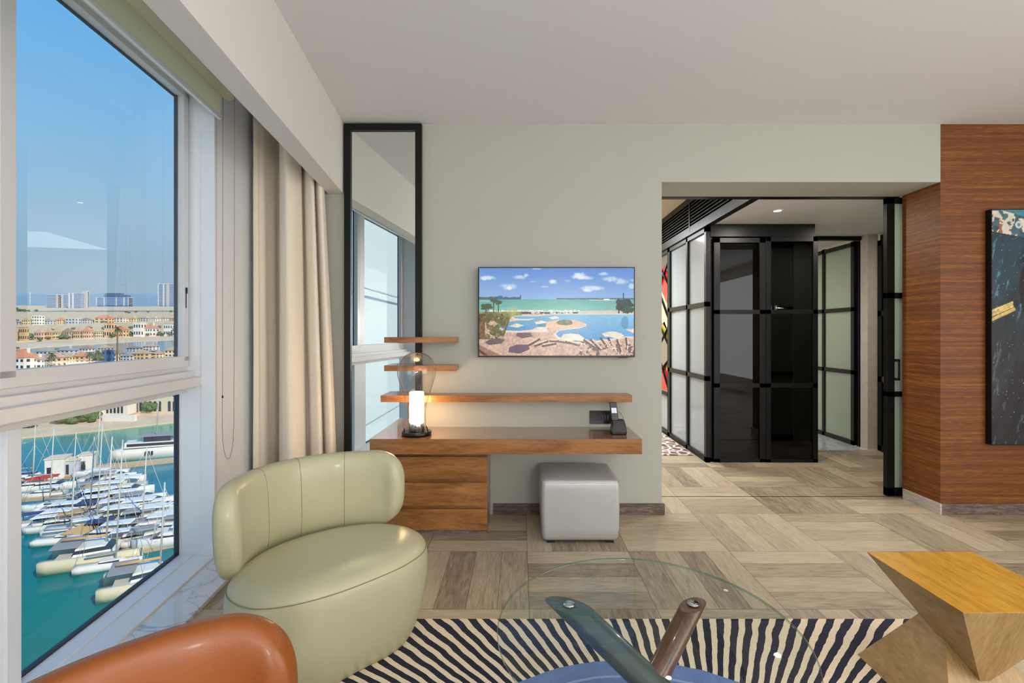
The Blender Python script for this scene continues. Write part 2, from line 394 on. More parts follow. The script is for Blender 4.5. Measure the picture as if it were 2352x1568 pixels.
# window: one bay of two bays of glass
def window():
    r = bpy.data.objects.new('window_1', None); COL.objects.link(r); r['kind'] = 'structure'; r['_b'] = (0, 0, 0)
    g = -2.124
    # bottom sill frame with fine step
    MB().slant(g-.012, -1.9045, .25, 2.87, 0, .034).slant(g-.012, -2.03, .25, 2.87, .034, .040).build('window_sill', M_frame, r, bevel=.002)
    # transom and deep ledge
    MB().slant(g-.012, g+.055, .25, 2.87, 1.0, 1.215).slant(g, -2.02, .25, 2.87, 1.03, 1.13).build('transom', M_sash, r, bevel=.002)
    MB().slant(g+.01, -1.979, .255, 2.862, 1.043, 1.095).build('ledge', M_sash, r, bevel=.002)
    # head
    MB().slant(g+.018, -2.05, .25, 2.87, 2.765, 2.86).slant(-2.05, -1.96, .25, 2.87, 2.80, 2.86).build('window_head', M_frame, r, bevel=.002)
    # mullion
    MB().slant(g-.012, -2.07, 1.727, 1.785, 0.03, 1.04).slant(g-.012, -2.085, 1.47, 1.727, .03, 1.04).slant(g-.012, -2.10, 1.47, 1.70, 1.04, 2.77).build('mullion', M_frame, r, bevel=.002)
    # jamb panels beside the glass
    MB().slant(g-.012, -2.105, 2.85, 2.875, .03, 2.8).slant(-2.105, -1.985, 2.858, 2.88, .034, 2.8).slant(-1.983, -1.9045, 2.852, 2.88, .034, 2.8).build('jamb', M_frame, r, bevel=.0015)
    MB().slant(g-.012, -2.105, .245, .27, .03, 2.8).slant(-2.105, -1.9045, .24, .262, .034, 2.8).build('jamb', M_frame, r, bevel=.0015)
    # sashes (upper): stiles and rails
    for (a, c, off) in ((1.685, 2.846, .03), (.275, 1.66, .0)):
        s = MB().slant(g-.01+off, g+.04+off, a, a+.062, 1.19, 2.765).slant(g-.01+off, g+.04+off, c-.045, c, 1.19, 2.765)
        s.slant(g-.01+off, g+.04+off, a, c, 1.155, 1.218).slant(g-.014+off, g+.04+off, a, c, 2.735, 2.785)
        so = s.build('sash', M_sash, r, bevel=.002)
        gk = MB().slant(g-.014+off, g+.002+off, c-.055, c-.044, 1.218, 2.735).slant(g-.012+off, g+.0+off, a+.061, a+.066, 1.218, 2.735)
        gk.slant(g-.018+off, g-.006+off, a+.06, c-.044, 2.726, 2.737)
        gk.build('gasket', M_gasket, so)
    # window latch on the right stile
    sl = MB().slant(g+.069, g+.073, 2.816, 2.822, 1.50, 1.62); sl.slant(g+.070, g+.078, 2.815, 2.824, 1.585, 1.62)
    sl.build('latch', M_blackm, r)
    # lower glazing gasket
    for (a, c) in ((1.785, 2.85), (.27, 1.47)):
        k = MB().slant(g-.012, g+.012, c-.014, c, .04, 1.03).slant(g-.012, g+.012, a, c, .038, .050)
        if a > 1: k.slant(g-.012, g+.012, a, a+.004, .04, 1.03)
        k.build('gasket', M_gasket, r)
    pn = MB()
    for (a, c, z0, z1, off) in ((1.785, 2.85, .035, 1.03, 0), (.27, 1.47, .035, 1.03, 0), (1.70, 2.83, 1.19, 2.74, .03), (.3, 1.63, 1.19, 2.74, 0)):
        x = g+.004+off
        pn.add([(WX(x, a), a, z0), (WX(x, c), c, z0), (WX(x, c), c, z1), (WX(x, a), a, z1)], [(0, 1, 2, 3)])
    pn.build('pane', M_glass, r)
window()

# roller blind with chain
rb = thing('roller_blind', (WX(-1.81, 1.6), 1.6, 2.60), 'cream roller blind rolled up above the window, its bead chain hanging at the right', 'blind')
y0, y1 = .35, 2.815
MB().tube([(WX(-1.80, y0), y0, 2.757), (WX(-1.80, y1), y1, 2.757)], .043, 24).build('roller', M_blind, rb)
MB().slant(-1.852, -1.849, y0, y1, 2.625, 2.765).build('fabric', M_blind, rb)
MB().slant(-1.860, -1.842, y0, y1, 2.600, 2.625).build('bottom_rail', M_frame, rb, bevel=.003)
cx = []
ya = 2.80
for t in np.linspace(0, 1, 15): cx.append((Xu(539-2*t, ya), ya, 2.74-(2.74-.80)*t))
for a in np.linspace(0, math.pi, 9): cx.append((Xu(523.5+13*math.cos(a), ya), ya, .80-(.18)*math.sin(a)))
for t in np.linspace(0, 1, 15): cx.append((Xu(510.5+1.5*t, ya), ya, .80+(2.74-.80)*t))
MB().tube(cx, .0016, 6).build('bead_chain', M_chain, rb)
MB().lathe((Xu(511.2, ya), ya, Zv(911, ya)-.008), [(.0, 0), (.0045, .002), (.0045, .014), (0, .016)], 8).build('chain_joint', M_blackm, rb)

# ------------------------------------------------------------------ curtains
def curtain(name, path, label, ztop=2.88, zbot=.03, topk=None, amp=.010):
    pts = catmull([(x, y, 0) for x, y in path], 10, False)
    n = len(pts); rows = 26
    rings = []
    for j in range(rows+1):
        t = j/rows; z = zbot+(ztop-zbot)*t
        ring = []
        for i, p in enumerate(pts):
            s = i/(n-1)
            x, y = p.x, p.y
            x += amp*math.sin(5.0*s*6.28+2.2*t)*math.sin(3.14*t)*.6
            if topk: x = x+(topk[0](s))*max(0, t)**1.2
            ring.append((x, y, z))
        rings.append(ring)
    mb = MB(); mb.loft(rings, caps=False, smooth=True, closed=False)
    o = mb.build(name, M_curt, fixn=False)
    md = o.modifiers.new('thick', 'SOLIDIFY'); md.thickness = .006; md.offset = 0
    return single(o, label, 'curtain', None)
def q(u, Y): return (Xu(u, Y), Y)
curtain('curtain', [q(581, 3.30), q(590, 3.31), q(605, 3.36), q(628, 3.47), q(648, 3.54), q(655, 3.50)],
        'flat grey-beige linen curtain panel hanging beside the window wall, left of the folded drape')
curtain('curtain', [q(642, 3.42), q(647, 3.36), q(653, 3.30), q(664, 3.26), q(684, 3.30), q(702, 3.40), q(705, 3.48), q(712, 3.50), q(722, 3.41), q(738, 3.38), q(744, 3.46), q(748, 3.51), q(757, 3.42), q(768, 3.42), q(774, 3.48), q(776, 3.54)],
        'beige linen curtain gathered in folds between the flat panel and the tall mirror',
        topk=(lambda s: -.13*s,), amp=.006)

# ------------------------------------------------------------------ tall mirror
mr = thing('wall_mirror', (-1.03, 3.58, .09), 'tall mirror in a black metal frame behind the left end of the desk', 'mirror')
x0, x1, z0, z1 = Xu(790, 3.56), Xu(968, 3.56), .09, 2.905
fw = .047
f_ = MB().box(x0, x0+fw, 3.56, 3.598, z0, z1).box(x1-fw, x1, 3.56, 3.598, z0, z1).box(x0+fw, x1-fw, 3.56, 3.598, z1-.05, z1).box(x0+fw, x1-fw, 3.56, 3.598, z0, z0+.05)
f_.build('frame', M_black, mr, bevel=.001)
MB().box(x0+fw-.002, x1-fw+.002, 3.578, 3.584, z0+.04, z1-.04).build('glass', M_mirror, mr)

# ------------------------------------------------------------------ desk, drawers, shelves
ZD, YD0 = .6528, 3.183
dk = thing('desk', (0, 3.4, .15), 'long wall-mounted walnut desk top with a polished surface', 'desk')
MB().box(-.997, .8066, YD0, YW-.001, .552, ZD-.001).build('slab', M_walnut, dk, bevel=.0015)
MB().box(-.9965, .8061, YD0+.0005, YW-.001, ZD-.0012, ZD).build('desk_surface', M_walnut_top, dk)
dr = thing('drawer_unit', (-.58, 3.42, 0), 'walnut pedestal of three handleless drawers under the left end of the desk', 'drawers')
XL, XRr, yd = -.955, -.223, 3.243
MB().box(XL, XRr, yd+.036, YW-.001, .012, .5519).build('body', M_walnut, dr, bevel=.001)
MB().box(XL+.01, XRr-.004, yd+.012, YW-.02, 0, .03).build('plinth', M_base, dr)
zz = [(.0255, .166), (.190, .345), (.369, .520)]
for a, c in zz: MB().box(XL, XRr, yd, yd+.022, a, c).build('drawer', M_walnut, dr, bevel=.0012)
def shelf(x0, x1, yf, zt, th, label):
    o = MB().box(x0, x1, yf, YW-.0005 if x0 > x1 else YW-.0005, zt-th, zt).build('wall_shelf', M_walnut, bevel=.001)
    return single(o, label, 'shelf', None)
shelf(-1.001, .802, 3.447, .907, .048, 'long narrow walnut wall shelf above the desk, running under the television')
shelf(-.976, -.459, 3.447, 1.325, .0405, 'short walnut wall shelf, the topmost one crossing the mirror frame')
shelf(-.976, -.459, 3.447, 1.122, .0405, 'short walnut wall shelf behind the top of the glass lamp dome')
struct_b = None

# ------------------------------------------------------------------ table lamp
lc = (Xu(957, 3.325), 3.325, ZD)
lp = thing('table_lamp', lc, 'glass dome table lamp with a glowing white tube on a black disc base', 'lamp')
MB().lathe((lc[0], lc[1], lc[2]), [(.098, 0.0005), (.101, .004), (.101, .022), (.098, .026)], 48).build('base', M_blackm, lp)
MB().lathe((lc[0], lc[1], lc[2]+.026), [(.040, 0), (.042, .004), (.042, .030), (.052, .030), (.052, .014), (.055, .012), (.055, .006)], 40, caps=False).build('collar', M_blackm, lp)
MB().lathe((lc[0], lc[1], lc[2]+.045), [(.048, 0), (.050, .005), (.050, .036), (.047, .040)], 40).build('socket_ring', M_chrome, lp)
MB().lathe((lc[0], lc[1], lc[2]+.085), [(.045, 0), (.049, .002), (.049, .205), (.046, .210)], 40).build('light_tube', M_tube, lp)
zt = lambda v: Zv(v, 3.325)-ZD
prof = [(21.5, 992), (21.8, 975), (21, 960), (21, 945), (23, 930), (27, 915), (33, 895), (39, 878), (42.5, 866), (44, 857), (43.5, 848), (41, 836), (36, 825), (28, 817), (18, 811.5), (8, 809.3), (.5, 809)]
s_ = 3.325/F
pr = [(a*s_, zt(v)) for a, v in prof]
MB().lathe((lc[0], lc[1], lc[2]), pr, 56, caps=False).build('glass_dome', M_dome, lp)
MB().tube([(lc[0]+.085, lc[1]-.03, ZD+.026), (lc[0]+.078, lc[1]-.03, ZD+.05), (lc[0]+.07, lc[1]-.03, ZD+.065)], .004, 8).build('dome_clip', M_blackm, lp)
MB().tube([(lc[0]-.075, lc[1]-.05, ZD+.026), (lc[0]-.072, lc[1]-.05, ZD+.055)], .004, 8).build('dome_clip', M_blackm, lp)

# ------------------------------------------------------------------ cordless phone
px_, py_ = Xu(1420, 3.36), 3.36
ph = thing('cordless_phone', (px_, py_, ZD), 'black cordless telephone standing in its charging base near the right end of the desk', 'telephone')
def rr(cx, cy, wx, wy, z): return [(cx+sx*wx/2, cy+sy*wy/2, z) for sx, sy in ((-1, -1), (1, -1), (1, 1), (-1, 1))]
MB().loft([rr(px_, py_, .102, .09, ZD+.0005), rr(px_, py_, .104, .092, ZD+.02), rr(px_+.002, py_+.004, .092, .07, ZD+.062), rr(px_-.002, py_+.01, .082, .055, ZD+.098)], smooth=False).build('cradle', M_blackm, ph, bevel=.005, seg=3)
def tilt(p): # handset frame
    a, h_, d = p
    return (px_-.030+.52*h_*0-.004+a+ (.16-h_)*.11, py_+.012-d+h_*.10, ZD+.045+h_)
hs = MB().loft([[tilt((-.024, 0, 0)), tilt((.024, 0, 0)), tilt((.024, 0, .022)), tilt((-.024, 0, .022))],
                [tilt((-.025, .10, 0)), tilt((.025, .10, 0)), tilt((.025, .10, .024)), tilt((-.025, .10, .024))],
                [tilt((-.024, .172, 0)), tilt((.024, .172, 0)), tilt((.024, .172, .022)), tilt((-.024, .172, .022))]], smooth=False)
hso = hs.build('handset', M_blackm, ph, bevel=.004, seg=3)
M_lcd = mat('grey_lcd', (214, 216, 226), .3, emit=(200, 204, 216), es=.25)
M_key = mat('phone_key', (120, 122, 128), .4)
sc_ = MB().add([tilt((-.018, .098, .0255)), tilt((.018, .098, .0255)), tilt((.018, .134, .0250)), tilt((-.018, .134, .0250))], [(0, 1, 2, 3)])
sc_.build('display', M_lcd, hso)
kb = MB()
for r_ in range(5):
    for c_ in range(3):
        a0 = -.016+c_*.012; h0 = .026+r_*.0135
        kb.add([tilt((a0, h0, .0252)), tilt((a0+.007, h0, .0252)), tilt((a0+.007, h0+.007, .0255)), tilt((a0, h0+.007, .0255))], [(0, 1, 2, 3)])
kb.build('keypad', M_key, hso)
crd = catmull([(px_+.045, py_+.04, ZD+.02), (px_+.075, 3.50, ZD+.035), (px_+.075, 3.58, ZD+.09), (px_+.03, 3.592, ZD+.13)], 8, False)
MB().tube(crd, .0018, 6).build('cord', M_seam, ph)

# wall socket panel
sp = thing('socket_panel', (Xu(1380, 3.59), 3.59, Zv(973, 3.59)), 'black media and power socket plate on the wall left of the telephone', 'socket panel')
MB().box(Xu(1355, 3.59), Xu(1406, 3.59), 3.586, 3.5995, Zv(973, 3.59), Zv(943, 3.59)).build('plate', M_blackm, sp, bevel=.002)
M_dgrey = mat('dark_grey_plastic', (52, 52, 56), .5)
xa, xb = Xu(1363, 3.585), Xu(1400, 3.585)
for i in range(6):
    x = xa+(xb-xa)*i/6
    MB().box(x, x+.013, 3.5845, 3.5865, Zv(965, 3.585), Zv(952, 3.585)).build('socket', M_dgrey, sp, bevel=.001)

# ------------------------------------------------------------------ ottoman
ot = thing('ottoman', (.387, 3.30, 0), 'silver-grey leather cube ottoman tucked under the desk', 'ottoman')
def rounded_sq(cx, cy, hx, hy, r, z, n=8, bulge=0):
    out = []
    for k, (sx, sy) in enumerate(((1, -1), (1, 1), (-1, 1), (-1, -1))):
        a0 = [-math.pi/2, 0, math.pi/2, math.pi][k]
        for i in range(n+1):
            a = a0+i/n*math.pi/2
            out.append((cx+sx*(hx-r)+r*math.cos(a), cy+sy*(hy-r)+r*math.sin(a), z))
    return out
ox, oy = .388, 3.300; hx, hy = .250, .215
R_ = []
for z, k in ((.018, -.022), (.022, -.012), (.04, -.004), (.10, .0), (.22, .003), (.34, .002), (.385, 0), (.398, -.003), (.405, -.010), (.408, -.02)):
    R_.append(rounded_sq(ox, oy, hx+k, hy+k, .028, z))
for k, z in ((.05, .413), (.11, .418), (.18, .421)):
    R_.append(rounded_sq(ox, oy, hx-k, hy-k, .02, z))
MB().loft(R_).build('cushion', M_silver, ot)
sm_ = rounded_sq(ox, oy, hx+.0005, hy+.0005, .028, .393)
MB().tube(sm_, .0022, 6, closed=True).build('welt', M_silver, ot)
for (sx, sy) in ((-1, -1), (1, -1), (1, 1), (-1, 1)):
    MB().box(ox+sx*.19-.025, ox+sx*.19+.025, oy+sy*.165-.025, oy+sy*.165+.025, 0, .02).build('foot', M_blackm, ot)

# ------------------------------------------------------------------ pictures rasterised in numpy onto a mesh grid
def srgb2lin(a):
    a = a/255.0
    return np.where(a <= .04045, a/12.92, ((a+.055)/1.055)**2.4)
def vnoise(X, Y, s, seed=0):
    X = X/s; Y = Y/s; xi = np.floor(X).astype(int); yi = np.floor(Y).astype(int); fx = X-xi; fy = Y-yi
    fx = fx*fx*(3-2*fx); fy = fy*fy*(3-2*fy)
    def h(a, b_):
        v = np.sin(a*127.1+b_*311.7+seed*74.7)*43758.5453
        return v-np.floor(v)
    return (h(xi, yi)*(1-fx)+h(xi+1, yi)*fx)*(1-fy)+(h(xi, yi+1)*(1-fx)+h(xi+1, yi+1)*fx)*fy
def fbm(X, Y, s, seed=0, o=4):
    t = 0; a = 1; tot = 0
    for k in range(o): t = t+a*vnoise(X, Y, s/2**k, seed+k*13); tot += a; a *= .55
    return t/tot
def inpoly(X, Y, P):
    c = np.zeros(X.shape, bool); n = len(P)
    for i in range(n):
        x1, y1 = P[i]; x2, y2 = P[(i+1) % n]
        if y1 == y2: continue
        m = ((Y >= min(y1, y2)) & (Y < max(y1, y2))) & (X < (x2-x1)*(Y-y1)/(y2-y1)+x1)
        c ^= m
    return c
def picture(name, arr, corner, ux, uz, m_root, emit=None, rough=.3):
    """arr HxWx3 sRGB; corner = top-left; ux, uz = width, height"""
    hh, ww = arr.shape[:2]
    xs = np.linspace(0, ux, ww); zs = np.linspace(0, -uz, hh)
    V = np.zeros((hh, ww, 3)); V[..., 0] = corner[0]+xs[None, :]; V[..., 1] = corner[1]; V[..., 2] = corner[2]+zs[:, None]
    off = np.array(m_root['_b']); V -= off
    idx = np.arange(hh*ww).reshape(hh, ww)
    fc = np.stack([idx[1:, :-1], idx[1:, 1:], idx[:-1, 1:], idx[:-1, :-1]], -1).reshape(-1, 4)
    me = bpy.data.meshes.new(name); me.vertices.add(hh*ww); me.vertices.foreach_set('co', V.reshape(-1))
    me.loops.add(fc.size); me.loops.foreach_set('vertex_index', fc.reshape(-1))
    me.polygons.add(len(fc)); me.polygons.foreach_set('loop_start', np.arange(0, fc.size, 4)); me.polygons.foreach_set('loop_total', np.full(len(fc), 4))
    me.update()
    at = me.color_attributes.new('picture', 'FLOAT_COLOR', 'POINT')
    ca = np.ones((hh*ww, 4)); ca[:, :3] = srgb2lin(np.clip(arr, 0, 255)).reshape(-1, 3); at.data.foreach_set('color', ca.ravel())
    m = bpy.data.materials.new(name+'_image'); m.use_nodes = True; N, L = nodes(m); b = N['Principled BSDF']
    a = N.new('ShaderNodeAttribute'); a.attribute_name = 'picture'
    b.inputs['Roughness'].default_value = rough
    if emit:
        b.inputs['Base Color'].default_value = (0.01, .01, .01, 1)
        L.new(a.outputs['Color'], b.inputs['Emission Color']); b.inputs['Emission Strength'].default_value = emit
    else: L.new(a.outputs['Color'], b.inputs['Base Color'])
    me.materials.append(m)
    o = bpy.data.objects.new(name, me); COL.objects.link(o); o.parent = m_root; o['_b'] = tuple(off)
    return o

def tv_picture():
    W_, H_ = 420, 236
    X, Y = np.meshgrid(np.linspace(125, 2215, W_), np.linspace(150, 1325, H_))
    A = np.zeros((H_, W_, 3))
    def put(mask, c, var=0, s=30, seed=1):
        k = 1+(var*(fbm(X, Y, s, seed)-.5)*2 if var else 0)
        for i in range(3): A[..., i] = np.where(mask, c[i]*k, A[..., i])
    def mix(al, c):
        for i in range(3): A[..., i] = A[..., i]*(1-al)+c[i]*al
    t = np.clip((Y-150)/420, 0, 1)
    for i, (a, b_) in enumerate(((84, 140), (135, 178), (208, 222))): A[..., i] = a*(1-t)+b_*t
    mix(.10*np.clip(1-X/1500, 0, 1), (220, 235, 250))
    for cx, cy, rx, ry, o_ in ((240, 285, 110, 32, .85), (660, 270, 100, 34, .75), (755, 245, 35, 20, .7), (520, 400, 130, 45, .55), (530, 420, 45, 28, .95), (1125, 330, 55, 34, .9), (1010, 400, 55, 14, .5),
                               (1480, 255, 110, 50, .9), (1600, 280, 90, 28, .8), (1800, 230, 70, 26, .65), (1900, 295, 130, 42, .9), (2050, 330, 90, 40, .6), (2190, 390, 50, 36, .6), (1640, 420, 160, 34, .75), (1600, 450, 70, 26, .9), (900, 160, 60, 14, .6), (2200, 315, 40, 14, .5), (1320, 320, 50, 20, .3), (850, 335, 60, 12, .3)):
        d = ((X-cx)/rx)**2+((Y-cy)/ry)**2+(fbm(X, Y, 60, 5)-.5)*1.6
        mix(np.clip(1.15-d, 0, 1)*o_, (238, 240, 246))
    sea = Y > 568
    t = np.clip((Y-568)/180, 0, 1)
    for i, (a, b_) in enumerate(((96, 128), (172, 190), (166, 172))): A[..., i] = np.where(sea, (a*(1-t)+b_*t)*(1+.10*(fbm(X, Y*4, 120, 9)-.5)), A[..., i])
    put((np.abs(Y-562-8*(fbm(X, Y*0, 80, 3)-.5)) < 9) & (X > 1170), (58, 104, 110))
    put((Y < 572) & (Y > 555-30*fbm(X, Y*0, 40, 4)) & (X < 680), (70, 100, 112))
    put((X > 378) & (X < 440) & (Y > 520) & (Y < 570), (52, 110, 150)); put((X > 676) & (X < 692) & (Y > 512) & (Y < 568), (66, 92, 120))
    put((Y > 586) & (Y < 600) & (X < 420), (196, 180, 160)); put((Y > 570) & (Y < 590) & (X > 1620) & (X < 1960), (176, 196, 190)); put((np.abs(X-1850) < 40) & (np.abs(Y-572) < 12), (236, 240, 240))
    sand = Y > 722+12*(fbm(X, Y*0, 200, 8)-.5)
    put(sand & (X > 600), (214, 198, 180), .06); put((Y > 712) & (Y < 740) & (np.abs(fbm(X, Y*3, 60, 2)-.5) < .12) & (X > 260) & (X < 1480), (226, 236, 232))
    put((Y > 738) & (Y < 768) & (X > 690) & (X < 1470) & (fbm(X, Y, 26, 6, 2) > .47), (62, 58, 66))
    # deck
    deck = Y > 780
    put(deck, (206, 172, 152), .22, 24, 4)
    put((X < 700) & (Y > 735) & (Y < 800+0*X), (128, 132, 72), .4, 30, 7)
    # water of the pool
    pool = [(590, 800), (940, 795), (1100, 775), (2216, 775), (2216, 1070), (2100, 1068), (1980, 1090), (1700, 1125), (1560, 1140), (1420, 1135), (1300, 1115), (1190, 1070), (1160, 1030), (1210, 990), (1330, 975), (1480, 960), (1570, 930), (1575, 905), (1490, 870), (1300, 855), (1150, 855), (1080, 880), (1020, 940), (860, 975), (650, 995), (480, 985), (400, 950), (400, 915), (460, 880), (620, 855), (800, 850), (900, 825), (720, 835), (600, 825)]
    P = np.array(pool, float)
    big = (P-[1250, 960])*[1.0, 1.0]
    for dx, dy in ((0, 26), (-26, 8), (26, 6), (0, -10), (-18, 20), (18, 20)):
        put(inpoly(X-dx, Y-dy, pool), (232, 212, 196))
    pm = inpoly(X, Y, pool)
    t = np.clip((Y-780)/360, 0, 1)
    base = [(112, 62), (174, 134), (206, 190)]
    for i in range(3): A[..., i] = np.where(pm, (base[i][0]*(1-t)+base[i][1]*t+np.clip((X-1300)/900, 0, 1)*24)*(1+.12*(fbm(X, Y*2, 70, 12)-.5)), A[..., i])
    put(pm & inpoly(X, Y+30, pool) == False, (0, 0, 0)) if False else None
    put(inpoly(X, Y, [(1050, 870), (1180, 850), (1420, 850), (1540, 885), (1560, 925), (1480, 950), (1300, 965), (1130, 985), (1080, 950), (1020, 920)]), (222, 184, 150), .08)
    put((((X-1285)/110)**2+((Y-882)/36)**2+(fbm(X, Y, 30, 3)-.5)) < 1, (92, 98, 42), .5, 18)
    put((X < 560-(Y-780)*.35) & (Y > 760) & (Y < 1110) & (fbm(X, Y, 60, 22) > .38), (104, 100, 52), .6, 26, 5)
    put((X < 200) & (Y > 760) & (Y < 1100), (112, 82, 44), .6, 26, 6)
    # gold glow bush, palms
    d = ((X-575)/110)**2+((Y-740)/90)**2; mix(np.clip(1-d, 0, 1)*.6, (206, 200, 130))
    for (cx, cy, r) in ((215, 670, 85), (320, 582, 48), (385, 612, 52)):
        put((((X-cx)/r)**2+((Y-cy)/(r*.55))**2+(fbm(X, Y, 22, 4)-.5)*1.6) < .9, (66, 88, 62), .4, 14)
        put((np.abs(X-cx) < 7) & (Y > cy) & (Y < 745), (76, 74, 62))
    put((((X-2090)/130)**2+((Y-650)/95)**2+(fbm(X, Y, 50, 14)-.5)*2.4) < .85, (34, 58, 62), .4, 20)
    put((((X-2140)/90)**2+((Y-715)/46)**2+(fbm(X, Y, 30, 15)-.5)*1.2) < .9, (36, 74, 50), .4, 20)
    put((np.abs(X-2075) < 9) & (Y > 480) & (Y < 760), (40, 58, 66)); put((np.abs(X-2012) < 9) & (Y > 640) & (Y < 760), (38, 50, 56))
    mix((((X-2095)/50)**2+((Y-880)/90)**2 < 1)*.4, (44, 110, 150))
    # loungers, parasol shadows
    for k in range(13):
        cx = 860+k*105; cy = 1120+abs(k-5)*6+(k % 3)*22; ang = -.5+.16*k
        dx = (X-cx)*math.cos(ang)+(Y-cy)*math.sin(ang); dy = -(X-cx)*math.sin(ang)+(Y-cy)*math.cos(ang)
        put((np.abs(dx) < 100) & (np.abs(dy) < 14) & (Y > 1080), (92, 60, 50), .4, 16); put((np.abs(dx) < 85) & (np.abs(dy+22) < 10) & (Y > 1100), (226, 200, 180))
    put((Y > 1170) & (X > 1450) & (fbm(X, Y, 44, 31) > .55), (112, 88, 88), .3); put((Y > 1110) & (X > 1450) & (fbm(X, Y, 30, 37) > .66), (232, 214, 196))
    put(inpoly(X, Y, [(640, 1175), (790, 1180), (810, 1240), (670, 1300), (520, 1280), (530, 1215)]), (98, 84, 96), .12)
    put(inpoly(X, Y, [(380, 1090), (480, 1110), (420, 1165), (260, 1185), (200, 1150), (260, 1110)]), (104, 86, 92), .12)
    put(inpoly(X, Y, [(640, 1015), (820, 1020), (850, 1070), (700, 1095), (620, 1060)]), (112, 88, 90), .12)
    # parasols
    for poly in ([(520, 930), (620, 893), (735, 918), (640, 950)], [(870, 875), (960, 852), (1065, 880), (900, 905)], [(1060, 815), (1150, 795), (1212, 822), (1120, 838)],
                 [(1225, 1090), (1260, 1040), (1360, 1028), (1470, 1040), (1545, 1090), (1520, 1135), (1420, 1120), (1330, 1140), (1270, 1110)],
                 [(1780, 1030), (1850, 1010), (1940, 1000), (2040, 1025), (2090, 1060), (2000, 1100), (1900, 1075), (1830, 1075)], [(2105, 975), (2216, 962), (2216, 1025)], [(820, 985), (900, 945), (980, 940), (1060, 990), (1000, 1015), (880, 1015)]):
        put(inpoly(X, Y, poly), (238, 222, 202), .07, 40)
        c = np.mean(np.array(poly), 0); put(inpoly(X, Y, [tuple(c), poly[0], poly[1]]), (222, 202, 180))
    put(inpoly(X, Y, [(905, 902), (1020, 898), (1030, 935), (920, 935)]), (44, 140, 160))
    put(inpoly(X, Y, [(125, 1180), (420, 1325), (125, 1325)]), (158, 116, 92), .2); put(inpoly(X, Y, [(125, 1240), (250, 1325), (190, 1325), (125, 1275)]), (84, 44, 34))
    return A
tvY = 3.54
tx0, tx1, tz1, tz0 = Xu(1098, tvY), Xu(1458.5, tvY), Zv(613, tvY), Zv(820, tvY)
tv = thing('television', ((tx0+tx1)/2, tvY, tz0), 'flat wall-mounted television showing a beach pool with parasols', 'television')
MB().box(tx0, tx1, tvY, tvY+.035, tz0, tz1).build('casing', M_blackm, tv, bevel=.002)
MB().box(tx0+.2, tx1-.2, tvY+.035, YW-.001, tz0+.15, tz1-.1).build('wall_bracket', M_blackm, tv)
picture('screen', tv_picture(), (tx0+.009, tvY-.0012, tz1-.008), tx1-tx0-.018, tz1-tz0-.020, tv, emit=.95, rough=.25)
MB().box(tx1-.115, tx1-.055, tvY-.001, tvY+.02, tz0-.006, tz0+.003).build('sensor_bar', M_blackm, tv, bevel=.001)

def art_picture():
    W_, H_ = 260, 420
    X, Y = np.meshgrid(np.linspace(195, 1010, W_), np.linspace(100, 1465, H_))
    A = np.zeros((H_, W_, 3))
    def put(mask, c, var=0, s=30, seed=1):
        k = 1+(var*(fbm(X, Y, s, seed)-.5)*2 if var else 0)
        for i in range(3): A[..., i] = np.where(mask, c[i]*k, A[..., i])
    n = fbm(X+Y*.25, Y*.3, 46, 3); t = np.clip((Y-450)/550, 0, 1)
    for i, (a, b_) in enumerate(((24, 34), (50, 34), (64, 38))): A[..., i] = (a*(1-t)+b_*t)*(.35+1.3*n)
    streak = fbm(X+Y*.2, Y*.22, 16, 8)
    put((streak > .68) & (t < .5), (70, 116, 134), .4, 16); put((streak > .70) & (t >= .5), (74, 78, 84), .4, 16)
    put((((X-395)/55)**2+((Y-560)/180)**2+(n-.5)*2) < 1, (16, 14, 16))
    r_ = vnoise(X, Y, 5, 60); put((r_ > .965), (170, 178, 186))
    put(Y < 250+(X-195)*.2-25+0*X, (214, 204, 190), .12, 40); put((Y < 250+(X-195)*.2-25) & (fbm(X, Y, 44, 9) > .57), (60, 92, 104), .4)
    put((Y < 250+(X-195)*.2-25) & (fbm(X, Y, 60, 19) > .66), (150, 96, 60), .3)
    put(Y < 96+(X-225)*.30, (62, 128, 146), .2, 50)
    put((((X-340)/20)**2+((Y-186)/22)**2) < 1, (196, 206, 200)); put((((X-340)/9)**2+((Y-186)/10)**2) < 1, (120, 130, 128))
    for k, (a, b_) in enumerate((((190, 694), (315, 640)), ((190, 716), (318, 655)), ((190, 742), (322, 676)))):
        dx, dy = b_[0]-a[0], b_[1]-a[1]; Ln = math.hypot(dx, dy)
        u = ((X-a[0])*dx+(Y-a[1])*dy)/Ln; v_ = -(X-a[0])*dy/Ln+(Y-a[1])*dx/Ln
        put((u > 0) & (u < Ln) & (np.abs(v_) < 10.5), (206, 182, 112), .25, 12); put((u > 0) & (u < Ln) & (np.abs(v_-9) < 2.2), (110, 86, 40))
    put((((X-324)/15)**2+((Y-645)/26)**2) < 1, (24, 18, 18))
    return A
ay = 3.553; ax0, az1, az0 = 3.479, 2.27, .527
ar = thing('canvas_print', (ax0+.55, ay, az0), 'large dark blue canvas print with yellow sticks, hanging on the wood wall', 'picture')
MB().box(ax0, ax0+1.12, ay+.001, YW-.001, az0, az1).build('canvas_box', M_black, ar, bevel=.001)
picture('printed_face', art_picture(), (ax0+.006, ay, az1-.006), 1.108, az1-az0-.012, ar, rough=.45)
light('picture_spot_light', 'SPOT', (3.9, 2.6, 2.9), 12, WARM, .03, rot=(math.radians(22), 0, 0), spot_size=math.radians(60), spot_blend=.9)

